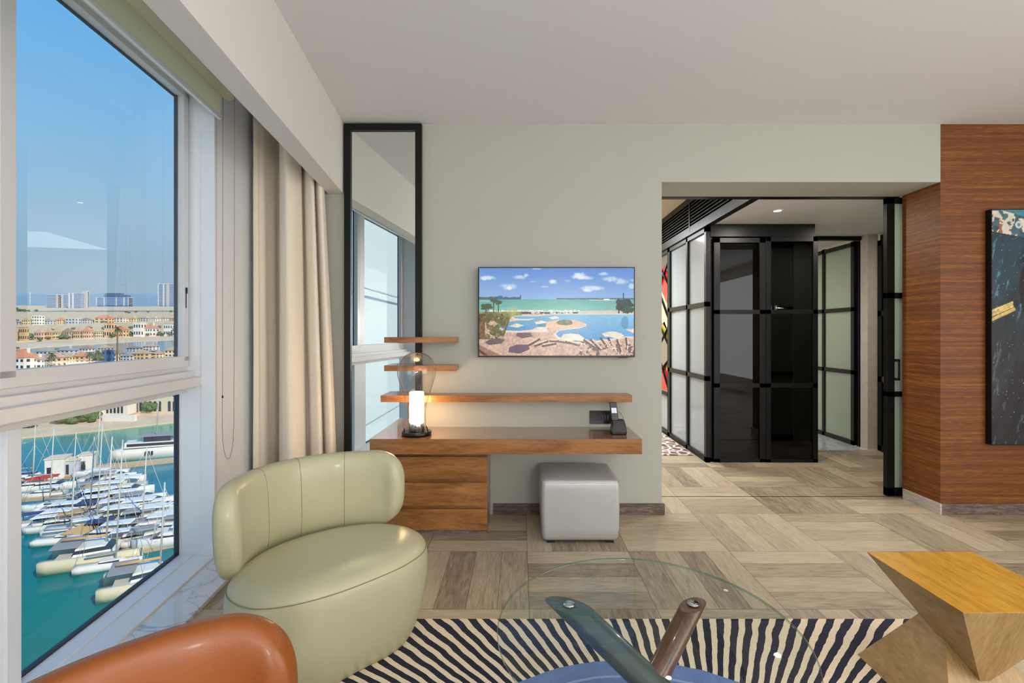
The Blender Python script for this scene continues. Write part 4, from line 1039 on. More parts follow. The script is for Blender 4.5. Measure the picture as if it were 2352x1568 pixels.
MW = {k: mat('stucco_'+k, c, .85) for k, c in dict(white=(240, 232, 218), cream=(232, 214, 180), peach=(228, 190, 146), tan=(216, 178, 128), yellow=(232, 212, 160), grey=(196, 200, 206), blue=(60, 108, 160), pinkish=(220, 186, 160)).items()}
MR = {k: mat('roof_tiles_'+k, c, .85, noise=(1.2, .12, (1, 1, 1))) for k, c in dict(terracotta=(216, 140, 104), pink=(206, 160, 138), tan=(196, 164, 128), grey=(160, 154, 146), brown=(150, 126, 106), white=(226, 220, 210)).items()}
M_win = mat('dark_window', (58, 62, 70), .2)
def sm(u, v):                                      # base point, metres per pixel there
    p = G(u, v, 1.0); return p, p.y/F
def villa(u0, u1, vb, vt, wall, roof, label, style='hip', floors=2, cols=4, depth=None, group=None, name='villa', cat='house', rh=None, wallfrac=.62):
    u0 -= 2; u1 += 5
    p, s = sm(u0, vb); Y = p.y
    tot = (u1-u0)*s; k = abs((u0+u1)/2-U0)/F
    d = depth or min(10.0, .45*tot/max(.3, k)); wd = max(tot-k*d, .4*tot)
    ht = (vb-vt)*s; hw = ht*(wallfrac if style != 'flat' else 1.0)
    x0, x1 = p.x, p.x+wd; z0 = p.z-.3; z1 = p.z+hw
    root = thing(name, (x0+wd/2, Y+d/2, p.z), label, cat, group)
    MB().box(x0, x1, Y, Y+d, z0, z1).build('walls', MW[wall], root)
    if style == 'flat':
        f = MB().box(x0-.2, x1+.2, Y-.2, Y, z1-.1, z1+.5).box(x0-.2, x1+.2, Y+d, Y+d+.2, z1-.1, z1+.5).box(x0-.2, x0, Y, Y+d, z1-.1, z1+.5).box(x1, x1+.2, Y, Y+d, z1-.1, z1+.5)
        f.box(x0, x1, Y, Y+d, z1-.05, z1+.05).build('roof', MR[roof], root)
    else:
        e = .6; h = ht-hw if rh is None else rh; m_ = min(wd, d)/2
        if style == 'hip':
            A_ = [(x0-e, Y-e, z1), (x1+e, Y-e, z1), (x1+e, Y+d+e, z1), (x0-e, Y+d+e, z1), (x0+m_, Y+d/2, z1+h), (x1-m_, Y+d/2, z1+h)]
            if wd < d: A_[4] = (x0+wd/2, Y+m_, z1+h); A_[5] = (x0+wd/2, Y+d-m_, z1+h)
            fs = [(0, 1, 5, 4), (1, 2, 5), (2, 3, 4, 5), (3, 0, 4), (3, 2, 1, 0)] if wd >= d else [(0, 1, 4), (1, 2, 5, 4), (2, 3, 5), (3, 0, 4, 5), (3, 2, 1, 0)]
        else:
            A_ = [(x0-e, Y-e, z1), (x1+e, Y-e, z1), (x1+e, Y+d+e, z1), (x0-e, Y+d+e, z1), (x0+wd/2, Y-e, z1+h), (x0+wd/2, Y+d+e, z1+h)]
            fs = [(0, 1, 4), (1, 2, 5, 4), (2, 3, 5), (3, 0, 4, 5), (3, 2, 1, 0)]
            MB().add([(x0, Y, z1), (x1, Y, z1), (x0+wd/2, Y, z1+h*.92), (x0, Y+.3, z1), (x1, Y+.3, z1), (x0+wd/2, Y+.3, z1+h*.92)], [(0, 1, 2), (3, 5, 4), (0, 2, 5, 3), (1, 4, 5, 2), (0, 3, 4, 1)]).build('gable', MW[wall], root)
        ro = MB().add(A_, fs).build('roof', MR[roof], root)
        if random.random() < .5 and wd > 8:
            MB().box(x1-3.2, x1-2.2, Y+d*.5, Y+d*.5+1, z1+h*.3, z1+h+.9).build('chimney', MW[wall], root)
    fh = hw/floors
    for r in range(floors):
        zc = p.z+fh*(r+.30); wh = fh*.44
        for c in range(cols):
            xc = x0+wd*(c+.5)/cols; ww = wd/cols*.26
            MB().box(xc-ww, xc+ww, Y-.08, Y+.1, zc, zc+wh).build('window', M_win, root)
        for c in range(2):
            yc = Y+d*(c+.5)/2; ww = d/2*.2
            MB().box(x1-.1, x1+.08, yc-ww, yc+ww, zc, zc+wh).build('window', M_win, root)
    return root

# nearest island, upper panes
villa(14, 88, 850, 803, 'white', 'terracotta', 'white villa with a terracotta hipped roof at the bottom left of the upper pane', cols=4, depth=9)
villa(60, 102, 846, 812, 'white', 'pink', 'small white gabled villa wing right of the terracotta roofed villa', 'gable', cols=3, depth=3, rh=2.2)
villa(100, 150, 842, 808, 'peach', 'pink', 'peach villa with a low pink hipped roof behind the palm clump', cols=3)
villa(136, 168, 836, 809, 'yellow', 'tan', 'yellow gabled house wing with an arched window', 'gable', cols=2, depth=4, rh=2)
villa(164, 214, 834, 808, 'peach', 'terracotta', 'long peach house with a flat terracotta roof line right of the yellow gable', cols=3)
villa(236, 258, 832, 804, 'blue', 'grey', 'deep blue flat roofed house in the upper pane', 'flat', cols=2)
villa(254, 282, 828, 802, 'white', 'brown', 'white house with a brown roof directly right of the blue house', cols=4)
villa(278, 310, 828, 810, 'grey', 'grey', 'pale grey house in front of the tall palm mast', cols=3)
villa(300, 352, 826, 803, 'tan', 'tan', 'tan villa with a wide pale brown hipped roof near the right stile', cols=4)
villa(346, 378, 822, 806, 'cream', 'pink', 'cream house with a pink roof between the tan villa and the window stile', cols=3)
villa(380, 420, 820, 794, 'cream', 'tan', 'tall cream house cut off by the right window stile', cols=3)
bk = ((84, 124, 822, 797, 'grey'), (132, 176, 816, 797, 'grey'), (184, 214, 812, 794, 'white'), (226, 258, 810, 792, 'white'), (292, 324, 808, 794, 'grey'), (330, 362, 804, 790, 'white'))
for i, (a, b_, c, d_, w_) in enumerate(bk):
    villa(a, b_, c, d_, w_, ['grey', 'grey', 'brown', 'tan', 'brown', 'pink'][i], ['grey house with a wide grey roof behind the peach villa', 'pale house with a low grey roof behind the yellow gable', 'white house with a brown roof, behind the long peach house', 'white house with a tan roof behind the blue house', 'grey house with a brown roof behind the wide tan roof', 'white house with a pink roof beyond the cream house'][i], cols=3)
# second island front row
rows = [(10, 44, 783, 752, 'tan', 'tan', 'flat'), (46, 62, 783, 752, 'tan', 'tan', 'flat'), (80, 102, 780, 754, 'pinkish', 'pink', 'hip'), (101, 120, 779, 753, 'tan', 'tan', 'hip'), (121, 139, 778, 753, 'yellow', 'tan', 'hip'),
        (144, 166, 777, 753, 'pinkish', 'brown', 'hip'), (170, 190, 777, 750, 'tan', 'pink', 'hip'), (191, 210, 777, 749, 'peach', 'terracotta', 'hip'), (219, 236, 775, 762, 'cream', 'tan', 'flat'), (241, 264, 775, 742, 'peach', 'tan', 'flat'),
        (266, 292, 774, 747, 'peach', 'terracotta', 'hip'), (308, 332, 773, 741, 'white', 'white', 'flat'), (330, 362, 772, 742, 'white', 'terracotta', 'hip'), (378, 397, 771, 744, 'white', 'tan', 'flat'), (398, 420, 771, 744, 'grey', 'grey', 'hip')]
lab2 = ['broad tan apartment block at the left edge, behind the sand strip', 'narrow tan apartment block, second from the left behind the sand strip', 'pinkish villa with a pink roof right of the tan blocks', 'tan villa with a tan roof, middle of the row behind the sand strip', 'yellow villa between two trees behind the sand strip',
        'pinkish villa with a dark brown roof behind the sand strip', 'tan villa with a pink roof left of the peach one', 'peach villa with a bright terracotta roof behind the sand strip', 'low cream garden wall building behind the sand strip', 'tall flat roofed peach house left of the palm mast crown',
        'peach villa with a terracotta roof right of the palm mast crown', 'white flat roofed mansion wing behind the sand strip', 'white mansion with a terracotta roof behind the sand strip', 'white cubic house near the right stile behind the sand strip', 'grey house half hidden by the right window stile']
for i, (a, b_, c, d_, w_, r_, st_) in enumerate(rows): villa(a, b_, c, d_, w_, r_, lab2[i], st_, cols=3 if b_-a < 26 else 4)
# second island back row
rows = [(10, 30, 747, 733, 'white', 'grey'), (30, 50, 746, 736, 'grey', 'grey'), (52, 70, 746, 728, 'yellow', 'tan'), (75, 98, 746, 725, 'white', 'white'), (99, 124, 745, 731, 'grey', 'grey'), (128, 150, 744, 729, 'yellow', 'terracotta'), (152, 182, 744, 731, 'grey', 'white'), (186, 208, 743, 729, 'grey', 'brown'),
        (219, 258, 742, 723, 'peach', 'terracotta'), (262, 290, 740, 724, 'white', 'pink'), (292, 314, 739, 727, 'yellow', 'tan'), (318, 341, 738, 726, 'grey', 'pink'), (344, 363, 738, 727, 'white', 'tan'), (366, 386, 737, 727, 'white', 'pink'), (390, 412, 737, 727, 'tan', 'tan')]
lab3 = ['white house with a grey roof at the far left of the back row', 'low grey house, second from the left in the back row', 'yellow house with a tan roof in the back row', 'white three storey house with a white roof in the back row', 'grey house with a dark roof right of the white three storey house', 'yellow house with a terracotta roof in the back row', 'wide pale grey house with a white roof in the back row', 'grey house with a brown roof in the back row',
        'broad peach mansion with a terracotta roof in the back row', 'white house with a pink roof right of the peach mansion', 'yellow house with a tan roof right of the tall palm crown, back row', 'grey house with a pink roof in the back row', 'white house with a tan roof near the right of the back row', 'white house with a pink roof near the right of the back row', 'tan house beside the right window stile in the back row']
for i, (a, b_, c, d_, w_, r_) in enumerate(rows): villa(a, b_, c, d_, w_, r_, lab3[i], 'flat' if r_ == 'white' else 'hip', floors=3 if i == 3 else 2, cols=3)
# beachfront villas under the transom
def arched(root, x, Y, z, w_, h_):
    n = 8; pts = [(x-w_/2, z), (x+w_/2, z)]+[(x+w_/2*math.cos(a), z+h_-w_/2+w_/2*math.sin(a)) for a in np.linspace(0, math.pi, n)]
    m = len(pts)
    MB().add([(a, Y-.15, b_) for a, b_ in pts]+[(a, Y+.1, b_) for a, b_ in pts], [tuple(range(m)), tuple(range(2*m-1, m-1, -1))]+[(i, (i+1) % m, (i+1) % m+m, i+m) for i in range(m)]).build('arched_window', M_win, root)
def beach_house(u0, u1, vb, vt, wall, label, arches, cat='house'):
    p, s = sm(u0, vb); wd = (u1-u0)*s*.86; ht = (vb-vt)*s
    root = thing('beach_villa', (p.x+wd/2, p.y+4, p.z), label, cat)
    MB().box(p.x, p.x+wd, p.y, p.y+8, p.z-.5, p.z+ht).build('walls', MW[wall], root)
    MB().box(p.x-.3, p.x+wd+.3, p.y-.3, p.y+8.3, p.z+ht, p.z+ht+.5).build('roof', MR['tan'], root)
    for lvl in (0.06, .56):
        for k in range(arches):
            if (k*7+int(u0)) % 6 == 5: continue
            arched(root, p.x+wd*(k+.5)/arches, p.y, p.z+ht*lvl, wd/arches*.5, ht*.34)
    return root
beach_house(132, 176, 961, 918, 'cream', 'cream beach villa mostly hidden under the transom, left of the shrubs', 5)
beach_house(178, 214, 958, 905, 'yellow', 'yellow beach villa with arches between the two shrub clumps', 4)
beach_house(226, 304, 952, 890, 'white', 'white beach villa with a row of arched windows below the transom', 8)
beach_house(318, 420, 948, 880, 'cream', 'cream beach villa with arched windows at the right of the lower pane', 8)
pw, s_w = sm(228, 972)
single(MB().box(G(228, 972).x, G(322, 966).x, G(228, 970).y, G(228, 970).y+.8, G(228, 972).z-.5, G(228, 972).z+2.6).build('terrace_wall', MW['white']), 'low white terrace wall on the sand in front of the arched white villa', 'wall')
# trees
def blob(mb, c, r, seed, sub=2, sq=.8):
    bm = bmesh.new(); bmesh.ops.create_icosphere(bm, subdivisions=sub, radius=1)
    vs = []
    for v in bm.verts:
        k = 1+.45*mnoise.noise(v.co*2.3+Vector((seed, seed*.7, 0))); vs.append((c[0]+v.co.x*r*k, c[1]+v.co.y*r*k, c[2]+v.co.z*r*k*sq))
    mb.add(vs, [tuple(v.index for v in f.verts) for f in bm.faces]); bm.free()
M_tree = mat('tree_foliage', (92, 112, 74), .9, noise=(1.2, .35, (1, 1, 1))); M_trunk = mat('tree_trunk', (116, 92, 68), .9)
def tree_proto(seed):
    r = thing('tree', (0, 0, 0), 'small round green tree among the villas beyond the water', 'tree', 'trees among the villas')
    mb = MB()
    for k in range(6): blob(mb, (random.uniform(-.5, .5), random.uniform(-.5, .5), 1.0+random.uniform(-.3, .5)), random.uniform(.45, .7), seed+k, 2)
    mb.build('crown', M_tree, r); MB().tube([(0, 0, -.2), (0, 0, .9)], .1, 6).build('trunk', M_trunk, r)
    return r
prot = [tree_proto(3), tree_proto(11)]; used = [0, 0]
spots = [(66, 780, 16), (74, 779, 13), (92, 783, 9), (110, 781, 8), (140, 779, 10), (146, 778, 12), (155, 779, 9), (213, 774, 12), (228, 774, 9), (236, 742, 7), (297, 772, 12), (305, 771, 9), (368, 771, 11), (374, 771, 8), (40, 742, 9), (100, 744, 8), (127, 743, 8), (184, 742, 8), (212, 741, 8), (288, 738, 8), (315, 738, 7), (342, 737, 7), (364, 737, 8), (387, 736, 7),
         (36, 714, 9), (46, 716, 8), (56, 716, 7), (28, 712, 7), (66, 716, 5), (290, 719, 6), (296, 720, 5),
         (208, 826, 18), (218, 830, 20), (228, 832, 17), (232, 822, 14), (290, 820, 9), (356, 812, 8), (364, 818, 12), (336, 808, 6), (40, 802, 6), (130, 806, 7), (104, 840, 12), (20, 779, 10), (34, 742, 7), (72, 743, 8), (52, 744, 7), (152, 743, 7), (258, 775, 10), (322, 772, 8), (340, 772, 7), (390, 771, 9), (16, 744, 8), (84, 716, 6), (20, 716, 7), (312, 718, 5), (150, 716, 4), (340, 718, 5), (392, 718, 6), (60, 760, 10), (206, 757, 9), (238, 758, 8), (300, 756, 8), (366, 755, 8), (120, 761, 7), (30, 760, 9), (170, 759, 8)]
for i, (u, v, h_) in enumerate(spots):
    k = i % 2; o = prot[k] if not used[k] else copy_tree(prot[k]); used[k] = 1
    rk = lambda v_: 0 if v_ < 725 else 1 if v_ < 760 else 2 if v_ < 795 else 3
    mates = sorted(q_[0]*10+q_[1]*.01 for q_ in spots if rk(q_[1]) == rk(v)); k_ = mates.index(u*10+v*.01)
    num = ['first', 'second', 'third', 'fourth', 'fifth', 'sixth', 'seventh', 'eighth', 'ninth', 'tenth', 'eleventh', 'twelfth', 'thirteenth', 'fourteenth', 'fifteenth', 'sixteenth', 'seventeenth', 'eighteenth', 'nineteenth', 'twentieth', 'twenty first', 'twenty second', 'twenty third', 'twenty fourth', 'twenty fifth', 'twenty sixth', 'twenty seventh', 'twenty eighth'][k_]
    o['label'] = 'small round green tree, '+num+' from the left '+['on the low far shore', 'in the back row of villas', 'along the sand strip villas', 'among the nearest villas'][rk(v)]
    p, s = sm(u, v); sc = h_*s/1.9; o.location = p; o.scale = (sc*1.1, sc*1.1, sc); o.rotation_euler = (0, 0, i*1.3)
# shrubs on the beach
def shrub(u, v, wpx, hpx, label, seed):
    p, s = sm(u, v); mb = MB()
    for k in range(16):
        f = k/15-.5; blob(mb, (p.x+f*wpx*s*.9, p.y+random.uniform(0, 3), p.z+hpx*s*random.uniform(.25, .62)), hpx*s*random.uniform(.28, .46), seed+k)
    o = mb.build('shrub', mat('shrub_leaves', (96, 112, 62), .9, noise=(2.5, .4, (1, 1, 1)))); single(o, label, 'shrub')
shrub(144, 972, 54, 22, 'broad green shrub clump on the sand in front of the cream beach villa', 5)
shrub(198, 967, 34, 24, 'green shrub clump left of the white terrace wall on the beach', 25)
shrub(60, 981, 24, 12, 'small green shrub at the left end of the beach', 45)
shrub(340, 949, 22, 30, 'yellow-green bush between the two arched beach villas', 65)
# palms and the palm-shaped mast
M_frond = mat('palm_frond', (82, 96, 60), .8); M_ptr = mat('palm_trunk', (120, 96, 78), .9)
def palm(u, vb, vt, crown, label, grp=None, trunk=.35, name='palm_tree'):
    p, s = sm(u, vb); hh_ = (vb-vt)*s; R_ = crown*s
    r = thing(name, p, label, 'palm', grp)
    MB().tube([p-Vector((0, 0, .5)), p+Vector((.1, 0, hh_*.5)), p+Vector((.25, 0, hh_))], [trunk, trunk*.85, trunk*.8], 8).build('trunk', M_ptr, r)
    for k in range(14):
        a = k*2.4; el = .9-.13*k; mb = MB()
        pts = []
        for t in np.linspace(0, 1, 6):
            rr_ = R_*t*math.cos(el*.6); z = R_*(math.sin(el)*t*1.1-.75*t*t)
            pts.append((p.x+.25+rr_*math.cos(a), p.y+rr_*math.sin(a), p.z+hh_+z))
        rings = []
        for j, q_ in enumerate(pts):
            w_ = R_*.11*math.sin(math.pi*(.15+.8*j/5)); n_ = Vector((-math.sin(a), math.cos(a), 0))*w_
            c_ = Vector(q_); rings.append([c_-n_-Vector((0, 0, w_*.5)), c_, c_+n_-Vector((0, 0, w_*.5)), c_+Vector((0, 0, .04))])
        mb.loft(rings, smooth=False).build('frond', M_frond, r)
    return r
palm(269, 838, 752, 13, 'very tall palm-shaped mast rising in front of the villas', trunk=.45)
palm(118, 852, 812, 14, 'green palm in front of the peach villa with the pink roof')
palm(108, 856, 828, 12, 'short bushy palm at the lower edge of the upper pane', )
palm(205, 840, 810, 12, 'green palm left of the deep blue house')
palm(224, 836, 806, 12, 'taller green palm immediately left of the blue house')

# far shore towers
M_tglass_b = mat('tower_blue_glass', (92, 122, 160), .3); M_tw = mat('tower_white', (226, 222, 214), .8); M_tb = mat('tower_beige', (212, 198, 180), .8); M_slabw = mat('floor_band', (206, 212, 216), .7)
def tower(u0, u1, vb, vt, label, floors, bays=(), dpx=.35, glass=M_tglass_b, name='tower_block'):
    p, s = sm(u0, vb); wd = (u1-u0)*s*.8; ht = (vb-vt)*s; d = wd*dpx
    r = thing(name, (p.x+wd/2, p.y+d/2, p.z), label, 'tower')
    MB().box(p.x, p.x+wd, p.y, p.y+d, p.z-2, p.z+ht).build('glazed_body', glass, r)
    for k in range(floors):
        z = p.z+ht*(k+1)/floors; MB().box(p.x-.4, p.x+wd+.4, p.y-.6, p.y+d+.4, z-ht/floors*.38, z).build('floor_band', M_slabw, r)
    for a, c, m in bays:
        MB().box(p.x+wd*a, p.x+wd*c, p.y-1.2, p.y+d+.6, p.z, p.z+ht*1.02).build('pier', m, r)
    return r, p, s, wd, ht
tower(107, 140, 706, 676, 'dark blue glazed tower block, leftmost on the far shore', 9, ((.86, 1.0, M_tb),))
tower(141, 156, 706, 677, 'small beige block between the blue block and the white banded tower', 9, ((0, .35, M_tb),))
tower(158, 192, 707, 673, 'white banded tower with blue glass stripes on the far shore', 11, ((0, .1, M_tw), (.3, .42, M_tw)))
tower(190, 204, 706, 669, 'slim pale tower joined to the right of the white banded one', 13, ((.0, .6, M_tb), (.8, 1, M_tw)), glass=M_tb)
r_, p_, s_2, wd_, ht_ = tower(221, 314, 702, 683, 'long white framed hotel block of blue glass on the far shore', 6, ((0, .02, M_tw), (.24, .26, M_tw), (.61, .635, M_tw), (.84, .88, M_tw), (.98, 1, M_tw)), .16)
MB().box(p_.x+wd_*.22, p_.x+wd_*.92, p_.y+2, p_.y+20, p_.z+ht_, p_.z+ht_*1.32).build('upper_storeys', M_tglass_b, r_)
MB().box(p_.x+wd_*.24, p_.x+wd_*.72, p_.y+4, p_.y+18, p_.z+ht_*1.32, p_.z+ht_*1.55).build('roof_works', mat('scaffold_grey', (110, 116, 130), .8), r_)
tower(363, 410, 703, 652, 'tall white tower with blue balconies at the right edge of the upper pane', 18, ((.3, .38, M_tw), (.52, .68, M_tb), (0, .04, M_tw)))
p, s = sm(290, 684)
cr_ = thing('tower_crane', p, 'thin tower crane above the long hotel block on the far shore', 'crane')
MB().tube([p-Vector((0, 0, 3)), p+Vector((0, 0, 30*s))], .8, 6).build('mast', mat('crane_steel', (128, 144, 164), .7), cr_)
MB().tube([p+Vector((-12*s, 0, 29*s)), p+Vector((6*s, 0, 29*s))], .6, 6).build('jib', MATS['crane_steel'], cr_)
p, s = sm(69, 703)
rm = thing('radio_mast', p, 'thin white radio mast on the far shore left of the towers', 'mast')
MB().tube([p, p+Vector((0, 0, 33*s))], [1.0, .5], 6).build('pole', M_tw, rm)
for k in (.35, .6, .85): MB().box(p.x-1.8, p.x+1.8, p.y-1, p.y+1, p.z+33*s*k, p.z+33*s*k+1.2).build('platform', M_tw, rm)

# ------------------------------------------------------------------ marina
M_hull = mat('white_gelcoat', (236, 230, 216), .3); M_hullc = mat('cream_gelcoat', (222, 208, 168), .35); M_deck = mat('boat_deck', (214, 204, 186), .6)
M_bwin = mat('boat_window', (50, 54, 66), .15); M_mast = mat('mast_aluminium', (214, 206, 190), .4); M_teak = mat('teak_dock', (206, 176, 136), .8); M_navy = mat('navy_hull', (48, 54, 86), .3)
M_can = {k: mat('canvas_'+k, c, .85) for k, c in dict(grey=(158, 154, 150), white=(236, 234, 228), navy=(66, 78, 118), tan=(206, 168, 116), blue=(20, 104, 200), red=(206, 70, 50)).items()}
def hull(mb, L_, Bm, Ht, x0=0, y0=0, blunt=.85):
    rings = []
    for t in (0, .08, .3, .55, .75, .9, 1.0):
        x = x0+L_*(t-.5); w_ = Bm/2*(blunt+(1-blunt)*min(1, t/.25))*(1 if t < .5 else max(.03, (1-((t-.5)/.5)**2.2))); sh = Ht*(1+.28*t*t)
        rings.append([(x, y0-w_, sh), (x, y0-w_*.86, sh*.3), (x-.02*L_*t, y0-w_*.25, -.35*Ht), (x-.02*L_*t, y0+w_*.25, -.35*Ht), (x, y0+w_*.86, sh*.3), (x, y0+w_, sh)])
    mb.loft(rings, smooth=True)
def make_motor(L_=9, canvas='white', hm=None, name='motor_yacht'):
    r = bpy.data.objects.new(name, None); COL.objects.link(r); r['_b'] = (0, 0, 0)
    mb = MB(); hull(mb, L_, L_*.32, L_*.13); mb.build('hull', hm or M_hull, r)
    z = L_*.13; MB().box(-L_*.46, L_*.2, -L_*.135, L_*.135, z-.05, z+.04).build('deck', M_deck, r)
    def cab(x0, x1, xt0, xt1, w_, z0, z1): return [[(x0, -w_, z0), (x1, -w_*.8, z0), (x1, w_*.8, z0), (x0, w_, z0)], [(xt0, -w_*.85, z1), (xt1, -w_*.6, z1), (xt1, w_*.6, z1), (xt0, w_*.85, z1)]]
    MB().loft(cab(-L_*.2, L_*.28, -L_*.18, L_*.12, L_*.13, z, z+L_*.09), smooth=False).build('cabin', M_hull, r)
    MB().loft(cab(-L_*.21, L_*.262, -L_*.195, L_*.168, L_*.132, z+L_*.03, z+L_*.066), smooth=False).build('window_band', M_bwin, r)
    MB().loft(cab(-L_*.40, L_*.02, -L_*.38, L_*.0, L_*.13, z+L_*.155, z+L_*.17), smooth=False).build('canopy', M_can[canvas], r)
    for sx in (-.36, -.02):
        for sy in (-1, 1): MB().tube([(L_*sx, sy*L_*.11, z), (L_*sx, sy*L_*.11, z+L_*.16)], .035, 5).build('canopy_post', M_mast, r)
    return r
def make_sail(L_=11, mast=16, hm=None, name='sailing_yacht', cover='grey'):
    r = bpy.data.objects.new(name, None); COL.objects.link(r); r['_b'] = (0, 0, 0)
    mb = MB(); hull(mb, L_, L_*.29, L_*.11); mb.build('hull', hm or M_hull, r)
    z = L_*.12
    MB().loft([[(-L_*.16, -L_*.09, z), (L_*.24, -L_*.05, z), (L_*.24, L_*.05, z), (-L_*.16, L_*.09, z)], [(-L_*.14, -L_*.07, z+.5), (L_*.16, -L_*.04, z+.4), (L_*.16, L_*.04, z+.4), (-L_*.14, L_*.07, z+.5)]], smooth=False).build('cabin', M_hull, r)
    MB().box(-L_*.15, L_*.14, -L_*.083, L_*.083, z+.16, z+.32).build('window_band', M_bwin, r)
    MB().tube([(L_*.08, 0, z), (L_*.08, 0, z+mast)], [.13, .08], 8).build('mast', M_mast, r)
    MB().tube([(L_*.08, 0, z+1.5), (-L_*.34, 0, z+1.45)], .16, 8).build('boom', M_can[cover], r)
    MB().tube([(L_*.08, 0, z+mast*.96), (L_*.49, 0, z*1.1)], .035, 5).build('forestay', M_mast, r)
    MB().tube([(L_*.08, 0, z+mast*.96), (-L_*.49, 0, z)], .02, 5).build('backstay', M_mast, r)
    MB().tube([(L_*.08, -mast*.05, z+mast*.55), (L_*.08, mast*.05, z+mast*.55)], .03, 5).build('spreader', M_mast, r)
    return r
def make_cat(L_=13.5, mast=19, name='catamaran'):
    r = bpy.data.objects.new(name, None); COL.objects.link(r); r['_b'] = (0, 0, 0)
    W2 = L_*.21
    for sy in (-1, 1):
        mb = MB(); hull(mb, L_, L_*.13, L_*.125, y0=sy*W2, blunt=.7); mb.build('hull', M_hullc, r)
    z = L_*.125
    MB().box(-L_*.36, L_*.2, -W2-.3, W2+.3, z*.75, z+.08).build('bridge_deck', M_deck, r)
    MB().loft([[(-L_*.2, -W2*.95, z), (L_*.2, -W2*.6, z), (L_*.2, W2*.6, z), (-L_*.2, W2*.95, z)], [(-L_*.18, -W2*.8, z+1.25), (L_*.06, -W2*.5, z+1.2), (L_*.06, W2*.5, z+1.2), (-L_*.18, W2*.8, z+1.25)]], smooth=False).build('cabin', M_hull, r)
    MB().loft([[(-L_*.205, -W2*.92, z+.45), (L_*.16, -W2*.58, z+.45), (L_*.16, W2*.58, z+.45), (-L_*.205, W2*.92, z+.45)], [(-L_*.19, -W2*.87, z+.95), (L_*.105, -W2*.54, z+.95), (L_*.105, W2*.54, z+.95), (-L_*.19, W2*.87, z+.95)]], smooth=False).build('window_band', M_bwin, r)
    MB().box(-L_*.42, -L_*.16, -W2*.9, W2*.9, z+1.55, z+1.65).build('awning', M_can['grey'], r)
    MB().tube([(L_*.07, 0, z+1.1), (L_*.07, 0, z+mast)], [.15, .1], 8).build('mast', M_mast, r)
    MB().tube([(L_*.07, 0, z+2.2), (-L_*.36, 0, z+2.1)], .22, 8).build('boom', M_can['tan'], r)
    MB().tube([(L_*.07, 0, z+mast*.95), (L_*.47, 0, z)], .035, 5).build('forestay', M_mast, r)
    for sy in (-1, 1): MB().tube([(L_*.07, 0, z+mast*.9), (-L_*.1, sy*W2, z)], .025, 5).build('shroud', M_mast, r)
    return r
def place_boat(r, u, v, yaw, label, cat, group=None, scale=1.0, heel=.055):
    tag(r, label, cat, group)
    p = G(u, v); r.location = p; r.scale = (scale,)*3
    r.rotation_euler = (Matrix.Rotation(heel, 4, 'Y') @ Matrix.Rotation(yaw, 4, 'Z')).to_euler()
    return r
dock_a, dock_b = G(185, 1285), G(395, 1246)
YAW = math.atan2(dock_b.y-dock_a.y, dock_b.x-dock_a.x)
# docks
def dock(u0, v0, u1, v1, th, label):
    a, b_ = G(u0, v0, .7), G(u1, v1, .7); dr_ = (b_-a).normalized(); n_ = Vector((0, CT, ST)); n_ = (n_-dr_*n_.dot(dr_)).normalized()*th; dn = Vector((0, -ST, CT))*.9
    c4 = [a, b_, b_+n_, a+n_]
    o = MB().add([tuple(x) for x in c4]+[tuple(x-dn) for x in c4], [(0, 1, 2, 3), (7, 6, 5, 4), (0, 4, 5, 1), (1, 5, 6, 2), (2, 6, 7, 3), (3, 7, 4, 0)]).build('floating_dock', M_teak)
    single(o, label, 'dock')
dock(40, 1146, 152, 1138, 1.6, 'short pale timber dock at the left edge of the lower pane')
dock(64, 1174, 420, 1140, 1.8, 'second pale timber finger dock ending among the motor yachts')
dock(185, 1290, 460, 1236, 1.8, 'pale timber finger dock in front of the large cream catamaran')
dock(205, 1077, 460, 1050, 2.8, 'long pale outer pier in front of the large white yacht')
dock(30, 1098, 215, 1092, 2.4, 'grey pier under the white box buildings')
dock(255, 1180, 480, 1172, 2.2, 'pale walkway between the moored motor yachts')
# pier buildings
def pier_box(u, v, wpx, hpx, dpx, yaw, m, label):
    p = G(u, v, .7); s = p.y/F; r = thing('pier_kiosk', p, label, 'building')
    w_, h_, d_ = wpx*s, hpx*s, dpx*s
    MB().box(p.x-w_/2, p.x+w_/2, p.y-d_/2, p.y+d_/2, p.z-.5, p.z+h_).build('walls', m, r)
    MB().box(p.x-w_/2-.2, p.x+w_/2+.2, p.y-d_/2-.2, p.y+d_/2+.2, p.z+h_, p.z+h_+.25).build('roof', MW['cream'], r)
    MB().box(p.x-w_/2+.4, p.x-w_/2+1.4, p.y-d_/2-.05, p.y-d_/2+.1, p.z, p.z+2.4).build('door', M_win, r)
    r.rotation_euler = (0, 0, yaw); return r
pier_box(134, 1090, 34, 40, 40, .45, MW['white'], 'tall white box kiosk on the pier, left of three')
pier_box(168, 1084, 30, 30, 36, .45, MW['grey'], 'grey box kiosk on the pier, middle of three')
pier_box(203, 1076, 26, 34, 34, .45, MW['white'], 'white box kiosk on the pier with a raised roof, right of three')
